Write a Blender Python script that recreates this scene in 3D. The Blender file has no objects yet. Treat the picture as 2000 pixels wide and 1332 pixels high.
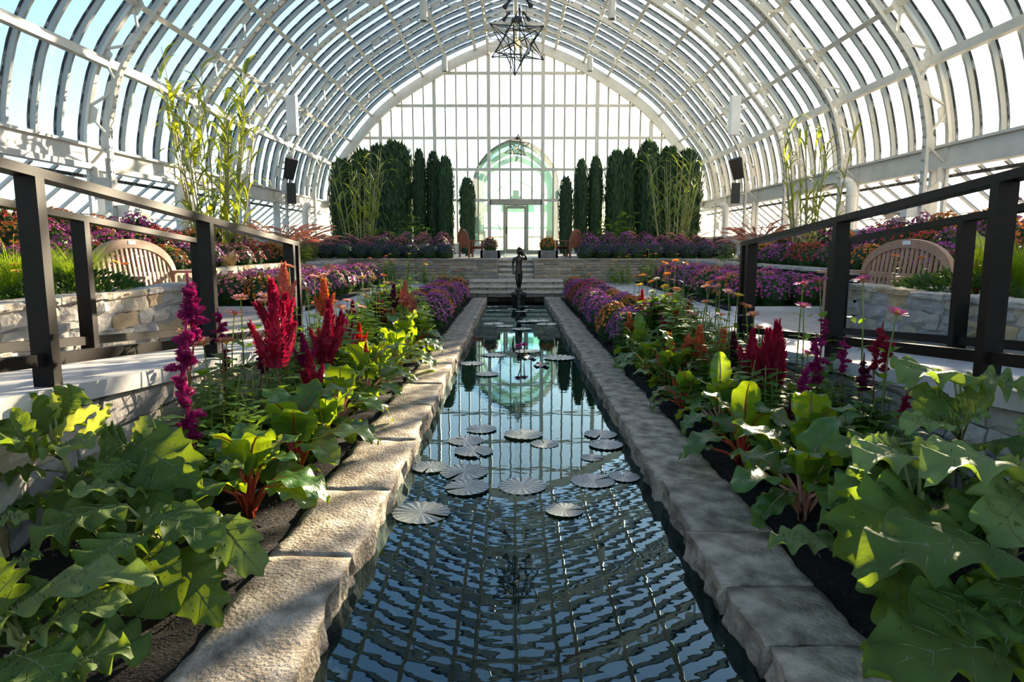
import bpy, bmesh, math, random
from mathutils import Vector, Matrix, noise
R = random.Random(7)
PI = math.pi
scene = bpy.context.scene
col = scene.collection

# ------------------------------------------------------------------ camera, sky, sun, exposure
F = 1333.3
CAM = Vector((-0.066, 0.0, 1.3))
PITCH = math.atan(186 / F)
YAW = math.atan(3 / F)
cam_d = bpy.data.cameras.new('camera')
cam_d.sensor_width = 36.0
cam_d.lens = 36.0 * F / 2000.0
cam_d.clip_start = 0.05
cam_d.clip_end = 600
cam = bpy.data.objects.new('camera', cam_d)
col.objects.link(cam)
cam.location = CAM
cam.rotation_euler = (PI / 2 - PITCH, 0, YAW)
scene.camera = cam

SUN_DIR = Vector((0.485, 1.0517, 0.2934)).normalized()
SUN_EL = math.asin(SUN_DIR.z)
SUN_AZ = math.atan2(SUN_DIR.x, SUN_DIR.y)
world = bpy.data.worlds.new('sky')
scene.world = world
world.use_nodes = True
wn = world.node_tree
wn.nodes.clear()
w_out = wn.nodes.new('ShaderNodeOutputWorld')
w_bg = wn.nodes.new('ShaderNodeBackground')
w_sky = wn.nodes.new('ShaderNodeTexSky')
w_sky.sky_type = 'NISHITA'
w_sky.sun_disc = False
w_sky.sun_elevation = SUN_EL
w_sky.sun_rotation = SUN_AZ
w_sky.altitude = 200
w_sky.air_density = 1.0
w_sky.dust_density = 0.6
w_sky.ozone_density = 2.4
w_bg.inputs['Strength'].default_value = 0.36
wn.links.new(w_sky.outputs[0], w_bg.inputs['Color'])
wn.links.new(w_bg.outputs[0], w_out.inputs['Surface'])
sun_d = bpy.data.lights.new('sun', 'SUN')
sun_d.energy = 34.0
sun_d.angle = math.radians(0.6)
sun_d.color = (1.0, 0.80, 0.56)
sun = bpy.data.objects.new('sun', sun_d)
col.objects.link(sun)
sun.rotation_euler = SUN_DIR.to_track_quat('Z', 'Y').to_euler()
sun.location = SUN_DIR * 60
vs = scene.view_settings
vs.view_transform = 'Standard'
vs.look = 'None'
vs.exposure = 0.2
vs.gamma = 1.0
vs.use_curve_mapping = False
scene.cycles.max_bounces = 10
scene.cycles.transparent_max_bounces = 24
scene.cycles.diffuse_bounces = 4
scene.cycles.caustics_reflective = False
scene.cycles.caustics_refractive = False
scene.cycles.sample_clamp_indirect = 6.0

# ------------------------------------------------------------------ pixel rays of the 2000 x 1332 photograph
def ray(px, py):
    u = (px - 1000) / F
    v = (666 - py) / F
    fy = math.cos(PITCH) + v * math.sin(PITCH)
    fz = -math.sin(PITCH) + v * math.cos(PITCH)
    c, s = math.cos(-YAW), math.sin(-YAW)
    return Vector((u * c + fy * s, -u * s + fy * c, fz))
def at_y(px, py, y):
    r = ray(px, py)
    return CAM + r * ((y - CAM.y) / r.y)
def at_x(px, py, x):
    r = ray(px, py)
    return CAM + r * ((x - CAM.x) / r.x)
def at_z(px, py, z):
    r = ray(px, py)
    return CAM + r * ((z - CAM.z) / r.z)

# ------------------------------------------------------------------ helpers
def ordinal(n):
    base = ['', 'first', 'second', 'third', 'fourth', 'fifth', 'sixth', 'seventh', 'eighth', 'ninth', 'tenth', 'eleventh', 'twelfth',
            'thirteenth', 'fourteenth', 'fifteenth', 'sixteenth', 'seventeenth', 'eighteenth', 'nineteenth']
    if n < 20:
        return base[n]
    tens = ['', '', 'twent', 'thirt', 'fort', 'fift', 'sixt', 'sevent', 'eight', 'ninet']
    if n >= 100:
        return 'hundred-and-' + ordinal(n - 100) if n > 100 else 'hundredth'
    return tens[n // 10] + ('ieth' if n % 10 == 0 else 'y-' + base[n % 10])

def tag(o, label=None, cat=None, group=None, kind=None):
    if label: o['label'] = label
    if cat: o['category'] = cat
    if group: o['group'] = group
    if kind: o['kind'] = kind
    return o
def thing(name, label=None, cat=None, loc=(0, 0, 0), rz=0.0, group=None, kind=None, parent=None):
    o = bpy.data.objects.new(name, None)
    o.empty_display_size = 0.1
    col.objects.link(o)
    o.location = loc
    o.rotation_euler = (0, 0, rz)
    o.parent = parent
    return tag(o, label, cat, group, kind)
def put(name, mesh, parent=None, loc=(0, 0, 0), rot=(0, 0, 0), scale=(1, 1, 1)):
    o = bpy.data.objects.new(name, mesh)
    col.objects.link(o)
    o.parent = parent
    o.location = loc
    o.rotation_euler = rot
    o.scale = (scale, scale, scale) if isinstance(scale, (int, float)) else scale
    return o
def copy_tree(o, parent=None):
    c = o.copy()
    col.objects.link(c)
    c.parent = parent
    for ch in o.children:
        copy_tree(ch, c)
    return c
def ortho(d):
    d = d.normalized()
    a = Vector((0, 0, 1)) if abs(d.z) < 0.9 else Vector((1, 0, 0))
    x = d.cross(a).normalized()
    return x, x.cross(d).normalized()

class MB:
    """collects shapes for one mesh"""
    def __init__(self):
        self.v = []; self.f = []; self.m = []
    def add(self, vs, fs, mi=0):
        b = len(self.v)
        self.v.extend([tuple(p) for p in vs])
        for f in fs:
            self.f.append(tuple(i + b for i in f)); self.m.append(mi)
        return self
    def box(self, c, s, mi=0, rot=None, jit=0.0):
        c = Vector(c); h = Vector(s) * 0.5
        vs = []
        for z in (-1, 1):
            for y in (-1, 1):
                for x in (-1, 1):
                    p = Vector((x * h.x, y * h.y, z * h.z))
                    if jit: p += Vector((R.uniform(-jit, jit), R.uniform(-jit, jit), R.uniform(-jit, jit)))
                    if rot is not None: p = rot @ p
                    vs.append(c + p)
        return self.add(vs, [(0, 2, 3, 1), (4, 5, 7, 6), (0, 1, 5, 4), (2, 6, 7, 3), (0, 4, 6, 2), (1, 3, 7, 5)], mi)
    def bar(self, a, b, w, h, mi=0, up=None):
        a = Vector(a); b = Vector(b); d = (b - a).normalized()
        if up is None: x, y = ortho(d)
        else:
            x = d.cross(Vector(up)).normalized(); y = x.cross(d).normalized()
        vs = []
        for p in (a, b):
            for sx, sy in ((-1, -1), (1, -1), (1, 1), (-1, 1)):
                vs.append(p + x * (w / 2 * sx) + y * (h / 2 * sy))
        return self.add(vs, [(0, 1, 2, 3), (7, 6, 5, 4), (0, 4, 5, 1), (1, 5, 6, 2), (2, 6, 7, 3), (3, 7, 4, 0)], mi)
    def tube(self, pts, rad, n=6, mi=0, cap=True):
        pts = [Vector(p) for p in pts]
        if not hasattr(rad, '__len__'): rad = [rad] * len(pts)
        vs = []; fs = []
        px = None
        for i, p in enumerate(pts):
            d = (pts[min(i + 1, len(pts) - 1)] - pts[max(i - 1, 0)])
            if d.length < 1e-9: d = Vector((0, 0, 1))
            d.normalize()
            if px is None: x, y = ortho(d)
            else:
                x = (px - d * px.dot(d))
                x = x.normalized() if x.length > 1e-6 else ortho(d)[0]
                y = d.cross(x)
            px = x
            for k in range(n):
                a = 2 * PI * k / n
                vs.append(p + (x * math.cos(a) + y * math.sin(a)) * rad[i])
        for i in range(len(pts) - 1):
            for k in range(n):
                a = i * n + k; b = i * n + (k + 1) % n
                fs.append((a, b, b + n, a + n))
        if cap:
            fs.append(tuple(range(n - 1, -1, -1)))
            fs.append(tuple(range((len(pts) - 1) * n, len(pts) * n)))
        return self.add(vs, fs, mi)
    def lathe(self, c, prof, n=12, mi=0, cap=True):
        c = Vector(c); vs = []; fs = []
        for r, z in prof:
            for k in range(n):
                a = 2 * PI * k / n
                vs.append(c + Vector((r * math.cos(a), r * math.sin(a), z)))
        for i in range(len(prof) - 1):
            for k in range(n):
                a = i * n + k; b = i * n + (k + 1) % n
                fs.append((a, b, b + n, a + n))
        if cap:
            fs.append(tuple(range(n - 1, -1, -1))); fs.append(tuple(range((len(prof) - 1) * n, len(prof) * n)))
        return self.add(vs, fs, mi)
    def sweep(self, pts, frames, sec, mi=0, cap=True):
        """pts with (a, b) frame axes; sec = list of (u, v) of the section"""
        n = len(sec); vs = []; fs = []
        for p, (a, b) in zip(pts, frames):
            for u, v in sec: vs.append(p + a * u + b * v)
        for i in range(len(pts) - 1):
            for k in range(n):
                q = i * n + k; r = i * n + (k + 1) % n
                fs.append((q, r, r + n, q + n))
        if cap:
            fs.append(tuple(range(n - 1, -1, -1))); fs.append(tuple(range((len(pts) - 1) * n, len(pts) * n)))
        return self.add(vs, fs, mi)
    def mesh(self, name, mats, smooth=False):
        me = bpy.data.meshes.new(name)
        me.from_pydata(self.v, [], self.f)
        if not isinstance(mats, (list, tuple)): mats = [mats]
        for m in mats: me.materials.append(m)
        if len(mats) > 1: me.polygons.foreach_set('material_index', self.m)
        if smooth: me.polygons.foreach_set('use_smooth', [True] * len(me.polygons))
        me.update()
        return me
    def build(self, name, mats, parent=None, smooth=False, loc=(0, 0, 0)):
        return put(name, self.mesh(name, mats, smooth), parent, loc)

def fix_normals(me):
    bm = bmesh.new(); bm.from_mesh(me)
    bmesh.ops.recalc_face_normals(bm, faces=bm.faces)
    bm.to_mesh(me); bm.free()
    return me

# ------------------------------------------------------------------ materials
def new_mat(name):
    m = bpy.data.materials.new(name)
    m.use_nodes = True
    nt = m.node_tree
    nt.nodes.clear()
    return m, nt
def node(nt, t, **kw):
    n = nt.nodes.new(t)
    for k, v in kw.items(): setattr(n, k, v)
    return n
def rgba(c): return (c[0], c[1], c[2], 1.0)

def surf(name, stops, rough=0.6, scale=6.0, bump=0.0, bscale=30.0, metal=0.0, rand=0.0, detail=6.0, spec=0.4, stretch=(1, 1, 1), per_object=None):
    """principled surface: noise ramp between the colours in stops, optional bump, optional per-object colour set"""
    m, nt = new_mat(name)
    out = node(nt, 'ShaderNodeOutputMaterial'); bs = node(nt, 'ShaderNodeBsdfPrincipled')
    nt.links.new(bs.outputs[0], out.inputs['Surface'])
    tc = node(nt, 'ShaderNodeTexCoord'); mp = node(nt, 'ShaderNodeMapping')
    mp.inputs['Scale'].default_value = stretch
    nt.links.new(tc.outputs['Object'], mp.inputs['Vector'])
    nz = node(nt, 'ShaderNodeTexNoise'); nz.inputs['Scale'].default_value = scale; nz.inputs['Detail'].default_value = detail
    nt.links.new(mp.outputs[0], nz.inputs['Vector'])
    rp = node(nt, 'ShaderNodeValToRGB')
    els = rp.color_ramp.elements
    n = len(stops)
    while len(els) < n: els.new(0.5)
    for i, c in enumerate(stops):
        els[i].position = 0.5 if n == 1 else 0.3 + 0.4 * i / (n - 1)
        els[i].color = rgba(c)
    nt.links.new(nz.outputs['Fac'], rp.inputs[0])
    colr = rp.outputs[0]
    oi = node(nt, 'ShaderNodeObjectInfo')
    if per_object:
        r2 = node(nt, 'ShaderNodeValToRGB'); r2.color_ramp.interpolation = 'CONSTANT'
        e2 = r2.color_ramp.elements
        while len(e2) < len(per_object): e2.new(0.5)
        for i, c in enumerate(per_object):
            e2[i].position = i / len(per_object); e2[i].color = rgba(c)
        nt.links.new(oi.outputs['Random'], r2.inputs[0])
        mx = node(nt, 'ShaderNodeMix', data_type='RGBA', blend_type='MULTIPLY'); mx.inputs[0].default_value = 1.0
        nt.links.new(colr, mx.inputs[6]); nt.links.new(r2.outputs[0], mx.inputs[7]); colr = mx.outputs[2]
    if rand:
        hs = node(nt, 'ShaderNodeHueSaturation'); mr = node(nt, 'ShaderNodeMapRange')
        mr.inputs['To Min'].default_value = 1 - rand; mr.inputs['To Max'].default_value = 1 + rand
        nt.links.new(oi.outputs['Random'], mr.inputs['Value']); nt.links.new(mr.outputs[0], hs.inputs['Value'])
        nt.links.new(colr, hs.inputs['Color']); colr = hs.outputs[0]
    nt.links.new(colr, bs.inputs['Base Color'])
    bs.inputs['Roughness'].default_value = rough
    bs.inputs['Metallic'].default_value = metal
    bs.inputs['Specular IOR Level'].default_value = spec
    if bump:
        n2 = node(nt, 'ShaderNodeTexNoise'); n2.inputs['Scale'].default_value = bscale; n2.inputs['Detail'].default_value = 8
        nt.links.new(mp.outputs[0], n2.inputs['Vector'])
        bp = node(nt, 'ShaderNodeBump'); bp.inputs['Strength'].default_value = bump; bp.inputs['Distance'].default_value = 0.02
        nt.links.new(n2.outputs['Fac'], bp.inputs['Height']); nt.links.new(bp.outputs[0], bs.inputs['Normal'])
    return m

def foliage(name, c1, c2, tcol, trans=0.4, rough=0.45, scale=8.0, rand=0.15, bump=0.0, bscale=40, spec=0.3):
    """leaf or petal: principled front with light passing through"""
    m, nt = new_mat(name)
    out = node(nt, 'ShaderNodeOutputMaterial'); bs = node(nt, 'ShaderNodeBsdfPrincipled')
    tr = node(nt, 'ShaderNodeBsdfTranslucent'); mix = node(nt, 'ShaderNodeMixShader')
    tc = node(nt, 'ShaderNodeTexCoord'); nz = node(nt, 'ShaderNodeTexNoise')
    nz.inputs['Scale'].default_value = scale; nz.inputs['Detail'].default_value = 3
    nt.links.new(tc.outputs['Object'], nz.inputs['Vector'])
    rp = node(nt, 'ShaderNodeValToRGB')
    rp.color_ramp.elements[0].position = 0.35; rp.color_ramp.elements[1].position = 0.65
    rp.color_ramp.elements[0].color = rgba(c1); rp.color_ramp.elements[1].color = rgba(c2)
    nt.links.new(nz.outputs['Fac'], rp.inputs[0])
    oi = node(nt, 'ShaderNodeObjectInfo'); mr = node(nt, 'ShaderNodeMapRange')
    mr.inputs['To Min'].default_value = 1 - rand; mr.inputs['To Max'].default_value = 1 + rand
    nt.links.new(oi.outputs['Random'], mr.inputs['Value'])
    hs = node(nt, 'ShaderNodeHueSaturation')
    nt.links.new(rp.outputs[0], hs.inputs['Color']); nt.links.new(mr.outputs[0], hs.inputs['Value'])
    nt.links.new(hs.outputs[0], bs.inputs['Base Color'])
    bs.inputs['Roughness'].default_value = rough; bs.inputs['Specular IOR Level'].default_value = spec
    tr.inputs['Color'].default_value = rgba(tcol)
    mix.inputs[0].default_value = trans
    nt.links.new(bs.outputs[0], mix.inputs[1]); nt.links.new(tr.outputs[0], mix.inputs[2])
    nt.links.new(mix.outputs[0], out.inputs['Surface'])
    if bump:
        n2 = node(nt, 'ShaderNodeTexNoise'); n2.inputs['Scale'].default_value = bscale; n2.inputs['Detail'].default_value = 4
        nt.links.new(tc.outputs['Object'], n2.inputs['Vector'])
        bp = node(nt, 'ShaderNodeBump'); bp.inputs['Strength'].default_value = bump; bp.inputs['Distance'].default_value = 0.01
        nt.links.new(n2.outputs['Fac'], bp.inputs['Height'])
        nt.links.new(bp.outputs[0], bs.inputs['Normal']); nt.links.new(bp.outputs[0], tr.inputs['Normal'])
    return m

def glass(name, tint, gloss=0.06, haze=0.0, hazecol=(0.9, 0.92, 0.93), rough=0.02):
    """thin window pane: clear tint, a little reflection, haze = share that scatters"""
    m, nt = new_mat(name)
    out = node(nt, 'ShaderNodeOutputMaterial')
    tp = node(nt, 'ShaderNodeBsdfTransparent'); gl = node(nt, 'ShaderNodeBsdfGlossy')
    tp.inputs['Color'].default_value = rgba(tint); gl.inputs['Roughness'].default_value = rough
    lw = node(nt, 'ShaderNodeLayerWeight'); lw.inputs['Blend'].default_value = 0.5
    pw = node(nt, 'ShaderNodeMath', operation='POWER'); pw.inputs[1].default_value = 4.0
    mu = node(nt, 'ShaderNodeMath', operation='MULTIPLY_ADD'); mu.inputs[1].default_value = gloss * 8; mu.inputs[2].default_value = gloss
    nt.links.new(lw.outputs['Facing'], pw.inputs[0]); nt.links.new(pw.outputs[0], mu.inputs[0])
    mx = node(nt, 'ShaderNodeMixShader')
    nt.links.new(mu.outputs[0], mx.inputs[0]); nt.links.new(tp.outputs[0], mx.inputs[1]); nt.links.new(gl.outputs[0], mx.inputs[2])
    last = mx
    if haze:
        tl = node(nt, 'ShaderNodeBsdfTranslucent'); tl.inputs['Color'].default_value = rgba(hazecol)
        m2 = node(nt, 'ShaderNodeMixShader'); m2.inputs[0].default_value = haze
        nt.links.new(mx.outputs[0], m2.inputs[1]); nt.links.new(tl.outputs[0], m2.inputs[2]); last = m2
    nt.links.new(last.outputs[0], out.inputs['Surface'])
    return m

def glow(name, c, strength):
    m, nt = new_mat(name)
    out = node(nt, 'ShaderNodeOutputMaterial'); em = node(nt, 'ShaderNodeEmission')
    em.inputs['Color'].default_value = rgba(c); em.inputs['Strength'].default_value = strength
    nt.links.new(em.outputs[0], out.inputs['Surface'])
    return m

M = {}
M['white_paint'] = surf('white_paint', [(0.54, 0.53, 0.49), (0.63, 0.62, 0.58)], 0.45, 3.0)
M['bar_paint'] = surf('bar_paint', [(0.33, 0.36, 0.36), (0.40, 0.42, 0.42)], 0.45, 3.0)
M['rivet'] = surf('rivet', [(0.30, 0.29, 0.27)], 0.6)
M['gasket'] = surf('gasket', [(0.02, 0.022, 0.025)], 0.6)
M['pipe_white'] = surf('pipe_white', [(0.72, 0.70, 0.65), (0.8, 0.78, 0.74)], 0.5, 4.0)
M['mullion'] = surf('mullion', [(0.33, 0.32, 0.28), (0.40, 0.385, 0.34)], 0.5, 3.0)
M['glass'] = glass('clear_glass', (0.93, 0.965, 0.97))
M['end_glass'] = glass('end_glass', (0.60, 0.62, 0.61), 0.05, 0.06)  # pane tint darkened to dim the bright sky behind the mullions
M['glass_sunblock'] = glass('sunblock_glass', (0.20, 0.20, 0.19), 0.05, 0.42, (0.90, 0.88, 0.84))  # made-up diffusing glass, added to keep low sun off the right bed
M['glass_green'] = glass('mint_glass', (0.55, 0.85, 0.76), 0.08, 0.25, (0.6, 0.9, 0.8))
M['mint_metal'] = surf('mint_metal', [(0.10, 0.33, 0.27), (0.16, 0.42, 0.35)], 0.4, 3.0)
M['mint_pale'] = surf('mint_pale', [(0.42, 0.62, 0.54), (0.50, 0.68, 0.6)], 0.5, 3.0)
M['siding'] = surf('siding', [(0.62, 0.64, 0.66), (0.72, 0.73, 0.74)], 0.4, 2.0)
M['soil'] = surf('soil', [(0.003, 0.002, 0.0016), (0.007, 0.005, 0.0038), (0.018, 0.0125, 0.009)], 0.95, 60.0, 0.9, 90.0)
M['bark'] = surf('bark', [(0.01, 0.006, 0.004), (0.05, 0.03, 0.02), (0.13, 0.09, 0.06)], 0.9, 25.0)
M['concrete'] = surf('concrete', [(0.52, 0.51, 0.50), (0.62, 0.61, 0.59)], 0.35, 3.0, 0.08, 30)
M['floor_stone'] = surf('floor_stone', [(0.30, 0.28, 0.25), (0.42, 0.39, 0.35)], 0.5, 4.0, 0.1, 20)
M['coping'] = surf('coping_stone', [(0.10, 0.078, 0.055), (0.34, 0.28, 0.205), (0.58, 0.49, 0.375)], 0.78, 8.0, 0.8, 60.0, rand=0.12, detail=14)
M['mortar'] = surf('mortar', [(0.26, 0.25, 0.24), (0.36, 0.35, 0.33)], 0.9, 12.0, 0.4, 40)
M['wall_stone'] = surf('wall_stone', [(0.62, 0.60, 0.56), (0.92, 0.89, 0.84)], 0.85, 9.0, 0.7, 22.0, rand=0.10,
                       per_object=[(0.55, 0.52, 0.47), (0.62, 0.56, 0.46), (0.50, 0.49, 0.48), (0.62, 0.47, 0.29), (0.58, 0.55, 0.50), (0.44, 0.43, 0.43), (0.60, 0.52, 0.40), (0.52, 0.50, 0.46)])
M['tread_stone'] = surf('tread_stone', [(0.40, 0.37, 0.32), (0.58, 0.54, 0.47)], 0.8, 8.0, 0.5, 25.0, rand=0.08)
M['ledge_stone'] = surf('ledge_stone', [(0.6, 0.58, 0.55), (1.0, 0.97, 0.92)], 0.85, 9.0, 0.6, 25.0, rand=0.12,
                        per_object=[(0.30, 0.27, 0.23), (0.36, 0.32, 0.26), (0.26, 0.245, 0.225), (0.34, 0.29, 0.22), (0.40, 0.36, 0.30)])
M['pool_wall'] = surf('pool_wall', [(0.012, 0.012, 0.010), (0.035, 0.032, 0.026)], 0.7, 8.0, 0.5, 20)
M['rail'] = surf('rail_bronze', [(0.008, 0.006, 0.005), (0.014, 0.010, 0.008)], 0.42, 20.0, spec=0.16)
M['teak'] = surf('teak', [(0.30, 0.165, 0.10), (0.42, 0.25, 0.16)], 0.55, 10.0, 0.1, 40, stretch=(1, 1, 0.2))
M['teak_red'] = surf('teak_red', [(0.15, 0.05, 0.025), (0.23, 0.085, 0.045)], 0.55, 10.0, stretch=(1, 1, 0.2))
M['plaque'] = surf('plaque', [(0.8, 0.8, 0.8)], 0.3)
M['bronze'] = surf('bronze', [(0.012, 0.010, 0.009), (0.035, 0.03, 0.026)], 0.32, 8.0, 0.1, 20, metal=0.5)
M['black'] = surf('black_plastic', [(0.012, 0.012, 0.014), (0.02, 0.02, 0.022)], 0.5)
M['lead'] = surf('lead', [(0.02, 0.02, 0.02), (0.04, 0.04, 0.038)], 0.4, metal=0.6)
M['lantern_glass'] = glass('lantern_glass', (0.95, 0.96, 0.95), 0.05)
M['lamp_warm'] = glow('lamp_warm', (1.0, 0.72, 0.40), 1.2)
M['steel'] = surf('steel', [(0.35, 0.35, 0.35)], 0.35, metal=0.8)
M['grey_box'] = surf('grey_box', [(0.42, 0.43, 0.43), (0.5, 0.5, 0.5)], 0.5)
M['trough'] = surf('trough', [(0.10, 0.10, 0.095), (0.17, 0.165, 0.155)], 0.7, 8.0)
M['pad'] = foliage('lily_pad', (0.16, 0.19, 0.17), (0.26, 0.28, 0.26), (0.1, 0.16, 0.05), 0.08, 0.22, 10, 0.12, spec=0.8)
M['lily'] = foliage('lily_petal', (0.35, 0.02, 0.18), (0.5, 0.05, 0.3), (0.6, 0.04, 0.3), 0.3, 0.4)
M['lily_stem'] = surf('lily_stem', [(0.12, 0.05, 0.03)], 0.5)
M['spiny'] = foliage('spiny_leaf', (0.058, 0.115, 0.020), (0.105, 0.175, 0.036), (0.27, 0.38, 0.012), 0.34, 0.62, 6.0, 0.16, 0.25, 60, spec=0.25)
M['spiny_pale'] = foliage('spiny_leaf_pale', (0.13, 0.19, 0.056), (0.20, 0.26, 0.085), (0.30, 0.44, 0.04), 0.32, 0.65, 6.0, 0.12, 0.25, 60, spec=0.25)
M['spiny_young'] = foliage('spiny_leaf_young', (0.25, 0.34, 0.07), (0.36, 0.42, 0.10), (0.5, 0.52, 0.04), 0.42, 0.6, 10.0, 0.1)
M['spine'] = surf('spine', [(0.03, 0.012, 0.014)], 0.5)
M['spiny_stem'] = surf('spiny_stem', [(0.22, 0.25, 0.08), (0.30, 0.30, 0.13)], 0.7, 20.0)
M['leaf_vein'] = surf('leaf_vein', [(0.10, 0.15, 0.045), (0.15, 0.19, 0.07)], 0.7, 20.0)
M['cream_flower'] = foliage('cream_flower', (0.6, 0.5, 0.3), (0.75, 0.66, 0.45), (0.6, 0.5, 0.2), 0.25)
M['chard'] = foliage('chard_leaf', (0.035, 0.115, 0.022), (0.07, 0.17, 0.03), (0.40, 0.54, 0.01), 0.38, 0.32, 12.0, 0.2, 0.7, 34, spec=0.5)
M['chard_red'] = foliage('chard_stem_red', (0.42, 0.05, 0.03), (0.5, 0.12, 0.04), (0.7, 0.1, 0.03), 0.25, 0.35, 10)
M['chard_gold'] = foliage('chard_stem_gold', (0.48, 0.36, 0.06), (0.55, 0.45, 0.14), (0.7, 0.5, 0.05), 0.25, 0.35, 10)
M['chard_pink'] = foliage('chard_stem_pink', (0.46, 0.22, 0.15), (0.55, 0.34, 0.22), (0.7, 0.35, 0.15), 0.25, 0.35, 10)
M['herb'] = foliage('herb_leaf', (0.05, 0.12, 0.018), (0.11, 0.21, 0.034), (0.33, 0.52, 0.015), 0.42, 0.45, 9.0, 0.25)
M['herb_light'] = foliage('herb_light', (0.10, 0.19, 0.025), (0.18, 0.29, 0.045), (0.40, 0.56, 0.02), 0.45, 0.45, 9.0, 0.25)
M['herb_stem'] = foliage('herb_stem', (0.12, 0.17, 0.04), (0.2, 0.24, 0.06), (0.4, 0.5, 0.03), 0.3, 0.5, 10)
M['red_stem'] = surf('red_stem', [(0.16, 0.045, 0.03), (0.2, 0.09, 0.04)], 0.6, 12)
PL = {'crimson': ((0.16, 0.004, 0.018), (0.32, 0.010, 0.045), (0.62, 0.01, 0.07)),
      'magenta': ((0.17, 0.004, 0.060), (0.32, 0.012, 0.13), (0.55, 0.01, 0.2)),
      'wine': ((0.055, 0.003, 0.018), (0.12, 0.006, 0.04), (0.25, 0.01, 0.06)),
      'red': ((0.38, 0.010, 0.012), (0.58, 0.03, 0.02), (0.85, 0.04, 0.02)),
      'orange': ((0.42, 0.085, 0.03), (0.58, 0.16, 0.06), (0.8, 0.2, 0.05)),
      'coral': ((0.45, 0.11, 0.08), (0.6, 0.2, 0.14), (0.85, 0.25, 0.12))}
for k, (a, b, c) in PL.items():
    M['plume_' + k] = foliage('plume_' + k, a, b, c, 0.35, 0.6, 30, 0.15)
ZN = {'pink': ((0.50, 0.20, 0.22), (0.66, 0.32, 0.32)), 'salmon': ((0.55, 0.19, 0.11), (0.68, 0.30, 0.2)),
      'hotpink': ((0.42, 0.03, 0.17), (0.55, 0.08, 0.28)), 'orange': ((0.62, 0.13, 0.02), (0.75, 0.24, 0.03)),
      'tan': ((0.48, 0.30, 0.10), (0.60, 0.40, 0.16)), 'yellow': ((0.68, 0.46, 0.03), (0.78, 0.58, 0.1)), 'white': ((0.62, 0.6, 0.4), (0.72, 0.7, 0.5))}
for k, (a, b) in ZN.items():
    M['petal_' + k] = foliage('petal_' + k, a, b, b, 0.35, 0.55, 20, 0.12)
M['zinnia_eye'] = surf('zinnia_eye', [(0.42, 0.12, 0.02), (0.7, 0.38, 0.03)], 0.8, 60)
MU = {'purple': ((0.24, 0.035, 0.20), (0.42, 0.10, 0.36)), 'magenta': ((0.36, 0.03, 0.17), (0.52, 0.10, 0.28)), 'orange': ((0.50, 0.12, 0.015), (0.62, 0.22, 0.04)),
      'red': ((0.30, 0.02, 0.03), (0.45, 0.06, 0.05)), 'rose': ((0.36, 0.08, 0.13), (0.50, 0.17, 0.2)), 'dusk': ((0.045, 0.03, 0.085), (0.09, 0.07, 0.15)),
      'plum': ((0.17, 0.04, 0.12), (0.28, 0.09, 0.19))}
for k, (a, b) in MU.items():
    M['mum_' + k] = foliage('mum_' + k, a, b, b, 0.3, 0.6, 12, 0.18)
M['mum_leaf'] = foliage('mum_leaf', (0.016, 0.045, 0.014), (0.04, 0.085, 0.028), (0.16, 0.26, 0.03), 0.25, 0.5, 14, 0.2)
M['conifer'] = foliage('conifer', (0.007, 0.028, 0.012), (0.018, 0.055, 0.022), (0.05, 0.11, 0.02), 0.12, 0.6, 6, 0.2)
M['conifer_tip'] = foliage('conifer_tip', (0.02, 0.06, 0.022), (0.04, 0.09, 0.03), (0.10, 0.18, 0.03), 0.2, 0.6, 6, 0.2)
M['reed'] = foliage('reed', (0.10, 0.17, 0.06), (0.2, 0.27, 0.10), (0.4, 0.5, 0.05), 0.35, 0.5, 3, 0.2)
M['reed_gold'] = foliage('reed_gold', (0.2, 0.26, 0.03), (0.34, 0.38, 0.05), (0.55, 0.6, 0.03), 0.4, 0.5, 3, 0.2)
M['cane'] = foliage('cane', (0.24, 0.25, 0.11), (0.36, 0.34, 0.17), (0.4, 0.4, 0.08), 0.2, 0.5, 4, 0.2)
M['bamboo_stake'] = surf('bamboo_stake', [(0.42, 0.22, 0.12)], 0.5)
M['grass'] = foliage('grass', (0.10, 0.20, 0.02), (0.2, 0.33, 0.03), (0.45, 0.6, 0.02), 0.45, 0.5, 3, 0.15)
M['pink_grass'] = foliage('pink_grass', (0.48, 0.24, 0.19), (0.62, 0.36, 0.28), (0.8, 0.4, 0.25), 0.4, 0.6, 3, 0.15)
M['dry_grass'] = foliage('dry_grass', (0.26, 0.18, 0.07), (0.38, 0.28, 0.12), (0.5, 0.35, 0.1), 0.35, 0.6, 3, 0.15)
M['juniper'] = foliage('juniper', (0.022, 0.06, 0.014), (0.05, 0.11, 0.022), (0.14, 0.25, 0.02), 0.25, 0.6, 8, 0.15)
M['lawn'] = surf('lawn', [(0.10, 0.14, 0.05), (0.16, 0.2, 0.09)], 0.9, 0.5)
# ------------------------------------------------------------------ the setting: ground, floors, beds, pool
Y0, YE = -7.0, 29.5            # vault from behind the camera to the end wall
SILL = 3.1
def sbox(name, c, s, m, label=None, cat=None, kind='structure', parent=None):
    o = MB().box((0, 0, 0), s).build(name, m, parent, loc=c)
    return tag(o, label, cat, None, kind)
g = MB()
for x0, x1, y0, y1 in ((-150, -8.3, -60, 150), (8.3, 150, -60, 150), (-8.3, 8.3, 29.8, 150), (-8.3, 8.3, -60, Y0)):
    g.add([(x0, y0, .8), (x1, y0, .8), (x1, y1, .8), (x0, y1, .8)], [(0, 1, 2, 3)])
tag(g.build('ground', M['lawn']), None, None, None, 'structure')

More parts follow.
